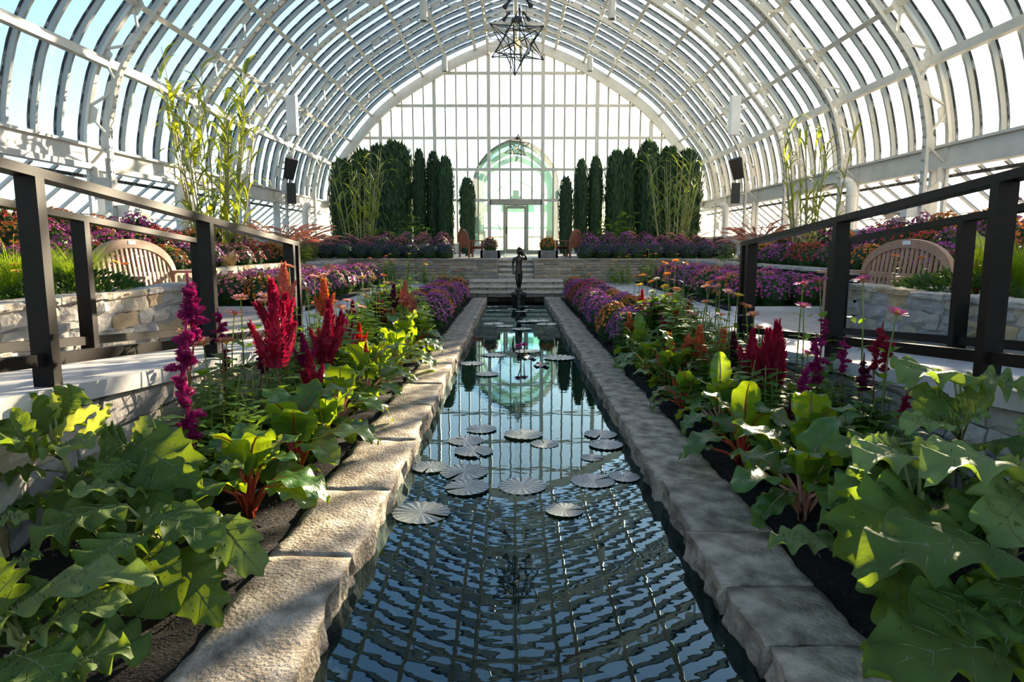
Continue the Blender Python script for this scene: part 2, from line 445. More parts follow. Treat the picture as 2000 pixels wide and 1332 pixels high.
def soil_mesh(x0, x1, y0, y1, z, bot, seed, step=0.09, amp=0.02):
    nx = max(2, int((x1 - x0) / step)); ny = max(2, int((y1 - y0) / step))
    mb = MB(); vs = []; fs = []
    for j in range(ny + 1):
        for i in range(nx + 1):
            x = x0 + (x1 - x0) * i / nx; y = y0 + (y1 - y0) * j / ny
            e = 0 if i in (0, nx) or j in (0, ny) else 1
            vs.append((x, y, z + e * amp * (noise.noise(Vector((x * 3, y * 3, seed))) + .9 * noise.noise(Vector((x * 11, y * 11, seed))))))
    for j in range(ny):
        for i in range(nx):
            a = j * (nx + 1) + i
            fs.append((a, a + 1, a + nx + 2, a + nx + 1))
    mb.add(vs, fs)
    mb.add([(x0, y0, bot), (x1, y0, bot), (x1, y1, bot), (x0, y1, bot), (x0, y0, z), (x1, y0, z), (x1, y1, z), (x0, y1, z)],
           [(0, 3, 2, 1), (0, 1, 5, 4), (1, 2, 6, 5), (2, 3, 7, 6), (3, 0, 4, 7)])
    return mb
POOL_W, COP_W, WATER = 0.75, 1.11, -0.13
POOL_Y1 = 17.6
RAMP_IN, RAMP_OUT = 2.27, 3.25
def ramp_z(y): return 0.3 + max(0.0, (7.2 - y) / 12.0)
for s, nm in ((-1, 'left'), (1, 'right')):
    x0, x1 = sorted((s * COP_W * .93, s * RAMP_IN))
    o = soil_mesh(x0, x1, 0.4, 17.7, -0.035, -.5, 3 + s, 0.08, 0.025).build('floor_bed_' + nm, M['soil'])
    tag(o, 'dark bark soil of the planting bed beside the %s pool edge' % nm, 'soil', None, 'structure')
    ch = MB()
    for k in range(1800):
        p = Vector((s * R.uniform(1.13, 2.2), R.uniform(1.3, 9), -.012)); d = Vector((R.uniform(-1, 1), R.uniform(-1, 1), R.uniform(-.3, .5))).normalized(); x, y = ortho(d)
        l = R.uniform(.006, .02)
        ch.add([p - d * l, p + x * l * .35, p + d * l, p - x * l * .35], [(0, 1, 2, 3)])
    tag(ch.build('bark_chips', M['bark'], o), None, None, None, 'stuff')
    # walkway: ramp slab and level walk
    mb = MB()
    ys = [-2.0, 7.2, 18.6]
    xi, xo = s * (RAMP_IN - .06), s * RAMP_OUT
    vs = []
    for y in ys:
        z = ramp_z(y)
        vs += [(xi, y, z), (xo, y, z), (xo, y, z - .09), (xi, y, z - .09)]
    fs = []
    for i in range(2):
        for k in range(4):
            a = i * 4 + k; b = i * 4 + (k + 1) % 4
            fs.append((a, b, b + 4, a + 4))
    fs += [(0, 1, 2, 3), (8, 9, 10, 11)]
    o = MB().add(vs, fs).mesh('walk', M['concrete']); fix_normals(o)
    o = put('floor_walkway_' + nm, o)
    tag(o, 'pale concrete ramp and walk on the %s side' % nm, 'walkway', None, 'structure')
    vs = []
    for y in ys:
        z = ramp_z(y) - .085
        vs += [(s * (RAMP_IN + .03), y, z), (s * (RAMP_OUT - .01), y, z), (s * (RAMP_OUT - .01), y, -.45), (s * (RAMP_IN + .03), y, -.45)]
    o = put('floor_ramp_core_' + nm, fix_normals(MB().add(vs, fs).mesh('ramp_core', M['mortar'])))
    tag(o, None, None, None, 'structure')
    # lower outer bed, path spur to the bench, upper side bed
    x0, x1 = sorted((s * RAMP_OUT, s * 5.1))
    o = soil_mesh(x0, x1, 10.6, 18.6, .34, -.5, 9 + s, .15).build('floor_outer_bed_' + nm, M['soil'])
    tag(o, 'dark soil of the lower chrysanthemum bed on the %s' % nm, 'soil', None, 'structure')
    sbox('floor_bench_spur_' + nm, (s * 4.2, 8.85, .05), (1.9, 3.5, .5), M['floor_stone'], 'stone paving under the %s arched bench' % nm, 'paving')
    sbox('trim_kerb_' + nm, (s * 4.18, 10.5, .12), (1.75, .14, .5), M['concrete'], 'low kerb at the end of the %s bench paving' % nm, 'kerb')
    x0, x1 = sorted((s * 5.1, s * 7.6))
    o = soil_mesh(x0, x1, -2, 29, .86, -.5, 19 + s, .25).build('floor_side_bed_' + nm, M['soil'])
    tag(o, 'dark soil of the raised side bed on the %s' % nm, 'soil', None, 'structure')
    x0, x1 = sorted((s * 3.42, s * 5.1))
    o = soil_mesh(x0, x1, -2, 7.0, .86, -.5, 29 + s, .2).build('floor_planter_bed_' + nm, M['soil'])
    tag(o, 'dark soil of the raised near planter on the %s' % nm, 'soil', None, 'structure')
# pool basin
mb = MB()
for s in (-1, 1):
    mb.box((s * (POOL_W + .10), 8.5, -.45), (.2, 18.4, .6))
mb.box((0, POOL_Y1 + .12, -.45), (1.9, .2, .6)); mb.box((0, -.8, -.45), (1.9, .2, .6)); mb.box((0, 8.5, -.8), (1.9, 18.6, .1))
tag(mb.build('floor_pool_basin', M['pool_wall']), 'dark stone basin of the long pool', 'pool', None, 'structure')

# water
def water_material():
    m, nt = new_mat('water')
    out = node(nt, 'ShaderNodeOutputMaterial')
    df = node(nt, 'ShaderNodeBsdfDiffuse'); df.inputs['Color'].default_value = (0.004, 0.009, 0.008, 1)
    gl = node(nt, 'ShaderNodeBsdfGlossy'); gl.inputs['Roughness'].default_value = 0.0; gl.inputs['Color'].default_value = (.66, .92, 1, 1)
    fr = node(nt, 'ShaderNodeFresnel'); fr.inputs['IOR'].default_value = 1.6
    mx = node(nt, 'ShaderNodeMixShader')
    tc = node(nt, 'ShaderNodeTexCoord'); mp = node(nt, 'ShaderNodeMapping'); mp.inputs['Scale'].default_value = (3.2, 5.0, 1)
    nz = node(nt, 'ShaderNodeTexNoise'); nz.inputs['Scale'].default_value = 2.4; nz.inputs['Detail'].default_value = 1.5
    bp = node(nt, 'ShaderNodeBump'); bp.inputs['Strength'].default_value = 0.014; bp.inputs['Distance'].default_value = 0.02
    nt.links.new(tc.outputs['Object'], mp.inputs[0]); nt.links.new(mp.outputs[0], nz.inputs['Vector'])
    nt.links.new(nz.outputs['Fac'], bp.inputs['Height'])
    for n in (gl, fr): nt.links.new(bp.outputs[0], n.inputs['Normal'])
    nt.links.new(fr.outputs[0], mx.inputs[0]); nt.links.new(df.outputs[0], mx.inputs[1]); nt.links.new(gl.outputs[0], mx.inputs[2])
    nt.links.new(mx.outputs[0], out.inputs['Surface'])
    return m
M['water'] = water_material()
wb = MB().add([(-POOL_W - .03, -.75, 0), (POOL_W + .03, -.75, 0), (POOL_W + .03, POOL_Y1 + .03, 0), (-POOL_W - .03, POOL_Y1 + .03, 0)], [(0, 1, 2, 3)])
tag(wb.build('pool_water', M['water'], loc=(0, 0, WATER)), 'still dark water of the long narrow pool mirroring the glass roof', 'water')

# ------------------------------------------------------------------ stone coping: irregular slabs
def slab_mesh(w, l, h, seed):
    nx, ny = 8, max(3, int(l / .05))
    vs = []; fs = []
    def nz(a, b, c): return noise.noise(Vector((a, b, c + seed * 7.3)))
    for j in range(ny + 1):
        for i in range(nx + 1):
            u = i / nx - .5; v = j / ny - .5
            x = u * w; y = v * l
            if i == 0: x += .022 * nz(y * 5, 0, 1) + .014 * nz(y * 17, 0, 4)
            if i == nx: x += .026 * nz(y * 4, 3, 2) + .014 * nz(y * 14, 0, 6)
            if j == 0: y += .012 * nz(x * 9, 1, 3)
            if j == ny: y += .012 * nz(x * 9, 2, 5)
            z = .006 * nz(x * 7, y * 7, 9) + .004 * nz(x * 19, y * 19, 5)
            if i in (0, nx) or j in (0, ny): z -= .004 + .004 * nz(x * 20, y * 20, 2)
            vs.append((x, y, z))
    for j in range(ny):
        for i in range(nx):
            a = j * (nx + 1) + i
            fs.append((a, a + 1, a + nx + 2, a + nx + 1))
    # sides: rim list, two skirts pushed in and out to look broken
    rim = [i for i in range(nx)] + [j * (nx + 1) + nx for j in range(ny)] + [ny * (nx + 1) + i for i in range(nx, 0, -1)] + [j * (nx + 1) for j in range(ny, 0, -1)]
    prev = rim
    for k, zz in enumerate((-.35 * h, -.7 * h, -h)):
        cur = []
        for r in rim:
            p = Vector(vs[r])
            q = Vector((p.x * (1 - .012 * k), p.y * (1 - .002 * k), zz))
            q.x += .028 * nz(p.y * 13, zz * 40, 3 + k) + .012 * nz(p.y * 31, zz * 40, 8 + k)
            cur.append(len(vs)); vs.append(tuple(q))
        n = len(rim)
        for a in range(n):
            b = (a + 1) % n
            fs.append((prev[b], prev[a], cur[a], cur[b]))
        prev = cur
    fs.append(tuple(prev))
    me = MB().add(vs, fs).mesh('slab', M['coping'], False)
    me.polygons.foreach_set('use_smooth', [i < nx * ny for i in range(len(me.polygons))])
    return me
for s, nm in ((-1, 'left'), (1, 'right')):
    cp = thing('pool_coping', 'row of worn limestone coping slabs along the %s edge of the pool' % nm, 'coping', (s * (POOL_W + COP_W) / 2, 0, 0))
    y = 0.5; k = 0
    joints = ([1.25, 1.85, 2.75, 3.55, 4.5, 5.5, 6.4, 7.5] if s < 0 else [1.75, 2.1, 2.5, 3.0, 3.7, 4.6, 5.5, 6.3, 7.3])
    while y < 17.3:
        y2 = joints[k] if k < len(joints) else min(17.5, y + R.uniform(.7, 1.15))
        if 17.5 - y2 < .3: y2 = 17.5
        l = y2 - y - .008
        put('slab', slab_mesh(COP_W - POOL_W + R.uniform(-.01, .025), l, .16, k + (40 if s > 0 else 0)), cp, (R.uniform(-.012, .012), y + l / 2, R.uniform(-.006, .004)), (R.uniform(-.004, .004), R.uniform(-.008, .008), 0))
        y = y2; k += 1

# ------------------------------------------------------------------ stone walls, stone by stone
def stone_mesh(l, h, d, seed, m, rough=.012):
    nx = 4 if l > .3 else 3; nz_ = 3
    vs = []; fs = []
    for k in range(nz_ + 1):
        for i in range(nx + 1):
            x = l * (i / nx - .5); z = h * (k / nz_ - .5)
            edge = i in (0, nx) or k in (0, nz_)
            x += R.uniform(-rough, rough) * .7; z += R.uniform(-rough, rough) * .7
            y = (0.012 if edge else -0.004) + R.uniform(-rough, rough)
            vs.append((x, y, z))
    for k in range(nz_):
        for i in range(nx):
            a = k * (nx + 1) + i
            fs.append((a, a + 1, a + nx + 2, a + nx + 1))
    rim = [i for i in range(nx)] + [k * (nx + 1) + nx for k in range(nz_)] + [nz_ * (nx + 1) + i for i in range(nx, 0, -1)] + [k * (nx + 1) for k in range(nz_, 0, -1)]
    b = len(vs)
    for r in rim:
        vs.append((vs[r][0], d, vs[r][2]))
    n = len(rim)
    for a in range(n):
        c = (a + 1) % n
        fs.append((rim[c], rim[a], b + a, b + c))
    fs.append(tuple(b + a for a in range(n)))
    return MB().add(vs, fs).mesh('stone', m)
def stone_wall(parent, p0, p1, zb, zt, row_h, len_rng, m, depth=.10, gap=.014, rough=.012):
    """stones with their faces on the line p0-p1 (face normal to the right of the direction of travel, local -y)"""
    p0 = Vector(p0); p1 = Vector(p1)
    L = (p1 - p0).length; ang = math.atan2(p1.y - p0.y, p1.x - p0.x)
    d = (p1 - p0).normalized()
    zbf = zb if callable(zb) else (lambda t: zb)
    ztf = zt if callable(zt) else (lambda t: zt)
    z = min(zbf(0), zbf(L)); top = max(ztf(0), ztf(L))
    while z < top - .03:
        h = R.uniform(*row_h)
        if top - (z + h) < row_h[0] * .6: h = top - z
        t = -R.uniform(0, .1)
        while t < L - .03:
            l = R.uniform(*len_rng)
            if L - (t + l) < len_rng[0] * .5: l = L - t
            a, b = max(t, 0), min(t + l, L)
            mid = (a + b) / 2
            if b - a > .05 and z + h > zbf(mid) + .02:
                hh = h; zc = z + h / 2
                pos = p0 + d * mid
                put('stone', stone_mesh(b - a - gap, hh - gap, depth, 0, m, rough), parent, (pos.x, pos.y, zc + R.uniform(-.006, .006)), (0, 0, ang))
            t += l
        z += h
def core(parent, pts, zb, zt, th, m, inset=.02):
    """mortar body behind the stones along a polyline (body lies on the left of travel)"""
    mb = MB()
    for a, b in zip(pts[:-1], pts[1:]):
        a = Vector((a[0], a[1])); b = Vector((b[0], b[1])); d = (b - a).normalized(); n = Vector((-d.y, d.x))
        q = [a + n * inset, b + n * inset, b + n * th, a + n * th]
        mb.add([(p.x, p.y, zb) for p in q] + [(p.x, p.y, zt) for p in q], [(0, 3, 2, 1), (4, 5, 6, 7), (0, 1, 5, 4), (1, 2, 6, 5), (2, 3, 7, 6), (3, 0, 4, 7)])
    return mb.build('mortar_core', m, parent)
for s, nm, side in ((-1, 'left', 'sunlit cream'), (1, 'right', 'shaded grey')):
    X = s * 3.3
    w = thing('planter_wall', '%s rough limestone planter wall behind the %s ramp railing' % (side, nm), 'wall')
    end = 6.95
    if s < 0:   # face towards +x: travel so that the face normal (right of travel) is +x  -> travel +y
        a, b = (X, -1.0, 0), (X, end, 0)
        stone_wall(w, a, b, lambda t: ramp_z(-1 + t) - .05, .90, (.11, .20), (.22, .58), M['wall_stone'], .12, .018, .020)
        stone_wall(w, (X, end, 0), (X - 1.7, end, 0), .28, .90, (.13, .19), (.26, .5), M['wall_stone'], .12, .018)
        core(w, [a, b], .0, .885, .2, M['mortar']); core(w, [(X - .02, end), (X - 1.7, end)], 0, .885, .2, M['mortar'])
        # cap stones
        y = -1.0
        while y < end - .1:
            l = min(R.uniform(.35, .7), end - y)
            me = slab_mesh(.30, l - .01, .05, R.random() * 50); me.materials[0] = M['wall_stone']
            put('cap_stone', me, w, (X - .12, y + l / 2, .93 + R.uniform(-.008, .008)))
            y += l
    else:
        a, b = (X, end, 0), (X, -1.0, 0)
        stone_wall(w, a, b, lambda t: ramp_z(end - t) - .05, .90, (.11, .20), (.22, .58), M['wall_stone'], .12, .018, .020)
        stone_wall(w, (X + 1.7, end, 0), (X, end, 0), .28, .90, (.13, .19), (.26, .5), M['wall_stone'], .12, .018)
        core(w, [a, b], .0, .885, .2, M['mortar']); core(w, [(X + 1.7, end), (X + .02, end)], 0, .885, .2, M['mortar'])
        y = -1.0
        while y < end - .1:
            l = min(R.uniform(.35, .7), end - y)
            me = slab_mesh(.30, l - .01, .05, R.random() * 50); me.materials[0] = M['wall_stone']
            put('cap_stone', me, w, (X + .12, y + l / 2, .93 + R.uniform(-.008, .008)))
            y += l
    # wall that carries the ramp edge, facing the pool
    X = s * (RAMP_IN - .02)
    w = thing('ramp_wall', 'rough stone wall carrying the concrete edge of the %s ramp' % nm, 'wall')
    if s < 0:
        stone_wall(w, (X, -.5, 0), (X, 7.0, 0), -.05, lambda t: ramp_z(t - .5) - .09, (.14, .2), (.3, .6), M['wall_stone'], .06, .018)
    else:
        stone_wall(w, (X, 7.0, 0), (X, -.5, 0), -.05, lambda t: ramp_z(7 - t) - .09, (.14, .2), (.3, .6), M['wall_stone'], .06, .018)
    # stones of a level course would stand above the sloping slab: drop those
    for ch in list(w.children):
        h = ch.dimensions.z if ch.dimensions.z else .17
        if ch.location.z + .09 > ramp_z(ch.location.y) - .08:
            k = max(.2, (ramp_z(ch.location.y) - .09 - (ch.location.z - .085)) / .17)
            if k < .35: bpy.data.objects.remove(ch)
            else:
                ch.location.z -= .085 * (1 - k); ch.scale.z = k
    # retaining wall of the raised side bed
    w = thing('retaining_wall', 'low pale ledge-stone retaining wall of the %s side bed behind the chrysanthemums' % nm, 'wall')
    if s < 0:
        pts = [(-5.1, 7.1), (-5.1, 15.5), (-4.6, 18.75)]
    else:
        pts = [(4.6, 18.75), (5.1, 15.5), (5.1, 7.1)]
    for a, b in zip(pts[:-1], pts[1:]):
        stone_wall(w, (a[0], a[1], 0), (b[0], b[1], 0), .30, .93, (.10, .15), (.22, .5), M['wall_stone'], .12, .016)
    core(w, pts, 0, .92, .3, M['mortar'])

# terrace with ledge-stone front and the stairs
TER, TY = .95, 18.75
sbox('floor_terrace_left', (-4.0, 24.2, .22), (7.0, 10.85, 1.46), M['floor_stone'])
sbox('floor_terrace_right', (4.0, 24.2, .22), (7.0, 10.85, 1.46), M['floor_stone'])
sbox('floor_terrace_middle', (0, 24.6, .22), (1.02, 10.0, 1.46), M['floor_stone'])
for s, nm in ((-1, 'left'), (1, 'right')):
    w = thing('terrace_wall', 'coursed ledge-stone terrace wall to the %s of the stairs' % nm, 'wall')
    a, b = ((-4.6, TY, 0), (-.5, TY, 0)) if s < 0 else ((.5, TY, 0), (4.6, TY, 0))
    stone_wall(w, a, b, .0, .9, (.065, .10), (.2, .5), M['ledge_stone'], .10, .010, .008)
    x = min(a[0], b[0])
    while x < max(a[0], b[0]) - .05:
        l = min(R.uniform(.45, .9), max(a[0], b[0]) - x)
        put('cap_stone', stone_mesh(l - .01, .055, .4, 0, M['ledge_stone'], .006), w, (x + l / 2, TY - .02, .925))
        x += l
st = thing('stone_stairs', 'flight of seven worn stone steps rising from the pool to the terrace', 'stairs')
rise = TER / 7
for k in range(7):
    wd = 2.5 if k < 3 else .98
    y0 = 17.72 + k * .26 if k < 3 else 17.72 + .78 + (k - 3) * .22
    stp = thing('step', parent=st)
    tr = MB(); mb = MB()
    n = 10
    for i in range(n):
        x = -wd / 2 + wd * (i + .5) / n
        tr.box((x, y0 + .8 + R.uniform(-.012, .012), (k + 1) * rise - .035), (wd / n + .004, 1.6 if k < 3 else .85, .06), 0, None, .006)
        mb.box((x, y0 + .85, (k + .4) * rise - .02), (wd / n * .97, 1.6 if k < 3 else .9, rise * .75), 0, None, .008)
    tr.build('tread', M['tread_stone'], stp); mb.build('riser', M['pool_wall'] if False else M['ledge_stone'], stp)
# ------------------------------------------------------------------ the glass vault
CTRL = [(8.1, 2.9), (8.05, 3.6), (7.72, 4.71), (7.0, 5.72), (5.9, 6.95), (4.7, 7.88), (2.98, 8.88), (1.55, 9.5), (0.0, 9.95)]
def catmull(pts, per=8):
    out = []
    p = [Vector(q) for q in pts]
    ext = [p[0] * 2 - p[1]] + p + [Vector((-p[-2].x, p[-2].y))]
    for i in range(1, len(ext) - 2):
        for k in range(per):
            t = k / per
            a, b, c, d = ext[i - 1], ext[i], ext[i + 1], ext[i + 2]
            out.append(.5 * ((2 * b) + (c - a) * t + (2 * a - 5 * b + 4 * c - d) * t * t + (3 * b - a - 3 * c + d) * t ** 3))
    out.append(p[-1])
    return out
PROF = catmull(CTRL)                       # (x, z) of the glass, from the sill up to the ridge, x > 0
def prof_normals(P):
    ns = []
    for i in range(len(P)):
        d = (P[min(i + 1, len(P) - 1)] - P[max(i - 1, 0)]).normalized()
        ns.append(Vector((-d.y, d.x)) if (-d.y) < 0 else Vector((d.y, -d.x)))
    for i, n in enumerate(ns):                 # pointing inwards and down
        if n.y > 0 and i > 6: ns[i] = -n
        if i <= 6 and n.x > 0: ns[i] = -n
    ns[-1] = Vector((0, -1))
    return ns
PN = prof_normals(PROF)
def offset(d): return [p + n * d for p, n in zip(PROF, PN)]
RATIOS = [.442, .632, .896, 1.243, 1.81, 2.63, 4.76]
def cut(r):
    for i in range(len(PROF) - 1):
        f0 = (PROF[i].y - 1.3) - r * PROF[i].x; f1 = (PROF[i + 1].y - 1.3) - r * PROF[i + 1].x
        if f0 <= 0 < f1:
            return i + f0 / (f0 - f1)
    return len(PROF) - 1.0
CUTS = [cut(r) for r in RATIOS]
def pat(t, d=0.0):
    i = min(int(t), len(PROF) - 2); f = t - i
    p = PROF[i].lerp(PROF[i + 1], f); n = PN[i].lerp(PN[i + 1], f).normalized()
    return p + n * d
def v3(p, s, y): return Vector((s * p.x, y, p.y))
BAY = 3.3
TRUSS_Y = [YE - BAY * k for k in range(1, 11)]
BAR_Y = [YE - BAY / 5 * k for k in range(1, 55)]

wallL = thing('wall_left', 'curved glass side wall on the left', 'wall', kind='structure')
wallR = thing('wall_right', 'curved glass side wall on the right', 'wall', kind='structure')
ceil = thing('ceiling', 'barrel vault of curved white glazing bars and glass', 'ceiling', kind='structure')
wallB = thing('wall_back', 'glazed end wall with white mullions', 'wall', kind='structure')
ceil_extra = MB()
n_pane = 0
for s, wl in ((-1, wallL), (1, wallR)):
    # glazing bars
    mb = MB(); gk = MB()
    pts = [v3(p, s, 0) for p in PROF[::2]]; nn = [v3(n, s, 0) for n in PN[::2]]
    fr = [(Vector((0, 1, 0)), n) for n in nn]
    mb.sweep(pts, fr, [(-.028, -.02), (.028, -.02), (.028, .12), (-.028, .12)])
    gk.sweep(pts, fr, [(-.045, -.012), (.045, -.012), (.045, .022), (-.045, .022)])
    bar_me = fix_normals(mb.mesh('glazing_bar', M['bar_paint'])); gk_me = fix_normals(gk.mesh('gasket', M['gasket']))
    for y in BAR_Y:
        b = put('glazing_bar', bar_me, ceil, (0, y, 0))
        put('gasket', gk_me, b)
    # purlins
    for i, t in enumerate(CUTS):
        low = i == 0
        c = pat(t, .20 if low else .16)
        mb = MB()
        w, h = (.17, .10) if low else (.10, .09)
        n = PN[int(t)]
        mb.bar(v3(c, s, Y0), v3(c, s, YE - .1), w, h, 0, v3(n, s, 0) if not low else (s, 0, 0))
        if low:
            c2 = pat(t, .30)
            mb.bar(v3(c2, s, Y0), v3(c2, s, YE - .1), .10, .03, 0, (s, 0, 0))
        mb.build('purlin', M['white_paint'], wl if i < 2 else ceil)
    # panes between the bars, row by row
    t_low = next(i for i in range(len(PROF)) if PROF[i].y > 4.3) - .3
    rows = [0.0, t_low] + CUTS + [len(PROF) - 1.0]
    for ri in range(len(rows) - 1):
        t0, t1 = rows[ri], rows[ri + 1]
        k = max(3, int(t1 - t0) + 1)
        pp = [pat(t0 + (t1 - t0) * j / k) for j in range(k + 1)]
        mb = MB(); hw = BAY / 10 - .01
        vs = []
        for p in pp: vs += [v3(p, s, -hw), v3(p, s, hw)]
        mb.add(vs, [(2 * j, 2 * j + 1, 2 * j + 3, 2 * j + 2) for j in range(k)])
        blocks_sun = s > 0 and ri == 0  # lowest right row invented as sun-blocking, puts the right bed in shade
        me = mb.mesh('pane', M['glass_sunblock'] if blocks_sun else M['glass'], True)
        for y in [YE - BAY / 5 * (q + .5) for q in range(0, 54)]:
            if ri < 3:
                if y > -1.5: put('pane', me, wl, (0, y, 0))
                else: ceil_extra.add([Vector(v.co) + Vector((0, y, 0)) for v in me.vertices], [tuple(f.vertices) for f in me.polygons])
            elif n_pane < 300 and (y > 16.2 - ri * 1.2):
                n_pane += 1; put('pane', me, ceil, (0, y, 0))
            else:
                ceil_extra.add([Vector(v.co) + Vector((0, y, 0)) for v in me.vertices], [tuple(f.vertices) for f in me.polygons])
    # sill fascia, shelf, lean-to lights below the sill
    mb = MB(); mb.box((s * 8.02, (Y0 + YE) / 2, 2.98), (.14, YE - Y0, .34)); mb.box((s * 7.93, (Y0 + YE) / 2, 3.14), (.10, YE - Y0, .05)); mb.box((s * 7.97, (Y0 + YE) / 2, 2.76), (.2, YE - Y0, .10))
    mb.build('sill_beam', M['white_paint'], wl)
    mb = MB(); mb.box((s * 8.15, (Y0 + YE) / 2, 2.60), (.05, YE - Y0, .06)); mb.build('hinge_rail', M['gasket'], wl)
    lt0, lt1 = (8.12, 2.72), (9.5, 1.62)
    mb = MB(); mb.bar((s * lt0[0], 0, lt0[1]), (s * lt1[0], 0, lt1[1]), .05, .07, 0, (0, 1, 0)); me = mb.mesh('lean_to_bar', M['white_paint'])
    gk = MB(); hw = BAY / 10 - .02
    gk.add([(s * lt0[0], -hw, lt0[1]), (s * lt0[0], hw, lt0[1]), (s * lt1[0], hw, lt1[1]), (s * lt1[0], -hw, lt1[1])], [(0, 1, 2, 3)])
    pm = gk.mesh('pane', M['glass_sunblock'] if s > 0 else M['glass'])  # right lean-to lights get the added sun-blocking glass too
    for y in BAR_Y[:46]:
        put('lean_to_bar', me, wl, (0, y, 0)); put('pane', pm, wl, (0, y - BAY / 10, 0))
    mb = MB(); mb.box((s * 9.0, (Y0 + YE) / 2, 1.58), (1.1, YE - Y0, .06)); mb.box((s * 9.5, (Y0 + YE) / 2, 1.2), (.08, YE - Y0, .8)); mb.build('shelf', M['white_paint'], wl)
    # ribbed siding at the back of the side beds
    mb = MB(); vs = []; fs = []
    n = 18
    for k in range(n + 1):
        z = .8 + .82 * k / n
        for o in (0, 1):
            x = s * (7.70 - (.022 if o else 0)); zz = z + (.012 if o else 0)
            vs += [(x, Y0, zz), (x, YE - .1, zz)]
    for k in range(2 * n + 1):
        fs.append((2 * k, 2 * k + 1, 2 * k + 3, 2 * k + 2))
    mb.add(vs, fs); mb.box((s * 8.0, (Y0 + YE) / 2, 1.64), (.7, YE - Y0, .04))
    fixm = fix_normals(mb.mesh('siding', M['siding'])); put('siding', fixm, wl)
    # window posts between shelf and sill
    mb = MB(); mb.box((0, 0, 0), (.16, .09, 1.15)); me = mb.mesh('wall_post', M['white_paint'])
    for ty in TRUSS_Y[:8]:
        for dy in (.45,):
            put('wall_post', me, wl, (s * 8.02, ty + dy, 2.2))
    # heating pipe along the shelf
    mb = MB(); mb.tube([(s * 7.72, Y0, 1.86), (s * 7.72, YE - .3, 1.86)], .022, 6); mb.build('pipe_rail', M['pipe_white'], wl)
tag(ceil_extra.build('pane_stuff', M['glass'], ceil), None, None, None, 'stuff')

# ridge: two lattice girders and a walkway beam
mb = MB()
for s in (-1, 1):
    for z in (9.10, 9.55):
        mb.bar((s * 1.1, Y0, z), (s * 1.1, YE - .1, z), .07, .07)
mb.build('ridge_girder', M['white_paint'], ceil)
mb = MB(); mb.bar((0, Y0, 9.30), (0, YE - .1, 9.30), .10, .22); mb.build('ridge_beam', M['white_paint'], ceil)
mb = MB()
y = Y0; i = 0
while y < YE - 1:
    for s in (-1, 1):
        mb.bar((s * 1.1, y, 9.1 if i % 2 else 9.55), (s * 1.1, y + .66, 9.55 if i % 2 else 9.1), .03, .03)
        mb.bar((s * 1.1, y, 9.1), (0, y + .66, 9.25), .03, .03)
    y += .66; i += 1
mb.build('ridge_lattice', M['white_paint'], ceil)

# ------------------------------------------------------------------ lattice trusses
DEPTH = .55
def node_list():
    """arc-length nodes on the half profile, continued down to the floor"""
    pts = [Vector((8.1, .95)), Vector((8.1, 2.2))] + PROF
    nrm = [Vector((-1, 0)), Vector((-1, 0))] + PN
    L = [0]
    for a, b in zip(pts[:-1], pts[1:]): L.append(L[-1] + (b - a).length)
    def at(t):
        for i in range(len(pts) - 1):
            if L[i + 1] >= t or i == len(pts) - 2:
                f = (t - L[i]) / max(1e-6, L[i + 1] - L[i])
                return pts[i].lerp(pts[i + 1], f), nrm[i].lerp(nrm[i + 1], f).normalized()
    return at, L[-1]
AT, PLEN = node_list()
def make_truss():
    t = thing('roof_truss', 'x', 'truss')
    for s in (-1, 1):
        for nm, d, w in (('outer_chord', .14, .10), ('inner_chord', DEPTH, .13)):
            mb = MB(); pts = []; fr = []
            for k in range(61):
                p, n = AT((PLEN - (0 if nm == 'outer_chord' else .0)) * k / 60)
                q = p + n * d
                if q.x < 0: q.x = 0
                pts.append(v3(q, s, 0)); fr.append((Vector((0, 1, 0)), v3(n, s, 0)))
            mb.sweep(pts, fr, [(-w / 2, -.03), (w / 2, -.03), (w / 2, .03), (-w / 2, .03)])
            put(nm, fix_normals(mb.mesh(nm, M['white_paint'])), t)
        # rivet heads along the inner chord
        mb = MB()
        for k in range(1, 62):
            p, n = AT(PLEN * k / 62)
            q = p + n * (DEPTH + .03)
            if q.x < .05: continue
            for yy in (-.035, .035):
                tdir = Vector((-n.y, n.x))
                mb.bar(v3(q - tdir * .022, s, yy), v3(q + tdir * .022, s, yy), .04, .02, 0, v3(n, s, 0))
        tag(put('rivets', mb.mesh('rivets', M['rivet']), t), None, None, None, 'stuff')
        nN = 24
        for k in range(nN):
            u0 = PLEN * (k + .25) / nN; u1 = PLEN * (k + 1.0) / nN
            pa, na = AT(u0); pb, nb = AT(min(u1, PLEN - .05))
            a = pa + na * (.14 if k % 2 else DEPTH); b = pb + nb * (DEPTH if k % 2 else .14)
            if a.x < .15 or b.x < .15: continue
            mb = MB(); mb.bar(v3(a, s, 0), v3(b, s, 0), .035, .055, 0, (0, 1, 0)); put('web_bar', mb.mesh('web_bar', M['white_paint']), t)
            # gusset plate at the joint b
            td = Vector((-nb.y, nb.x)); d0 = -1 if k % 2 else 1
            c = b
            vs = []
            for yy in (-.012, .012):
                for du, dv in ((-.20, 0), (.20, 0), (.11, .16), (-.11, .16)):
                    q = c + td * du + nb * dv * d0
                    vs.append(v3(q, s, yy))
            mb = MB().add(vs, [(0, 1, 2, 3), (7, 6, 5, 4), (0, 4, 5, 1), (1, 5, 6, 2), (2, 6, 7, 3), (3, 7, 4, 0)])
            put('gusset', mb.mesh('gusset', M['white_paint']), t)
    mb = MB(); mb.bar((-1.15, 0, 9.08), (1.15, 0, 9.08), .08, .08, 0, (0, 1, 0)); put('collar_beam', mb.mesh('collar_beam', M['white_paint']), t)
    return t
tr0 = make_truss()
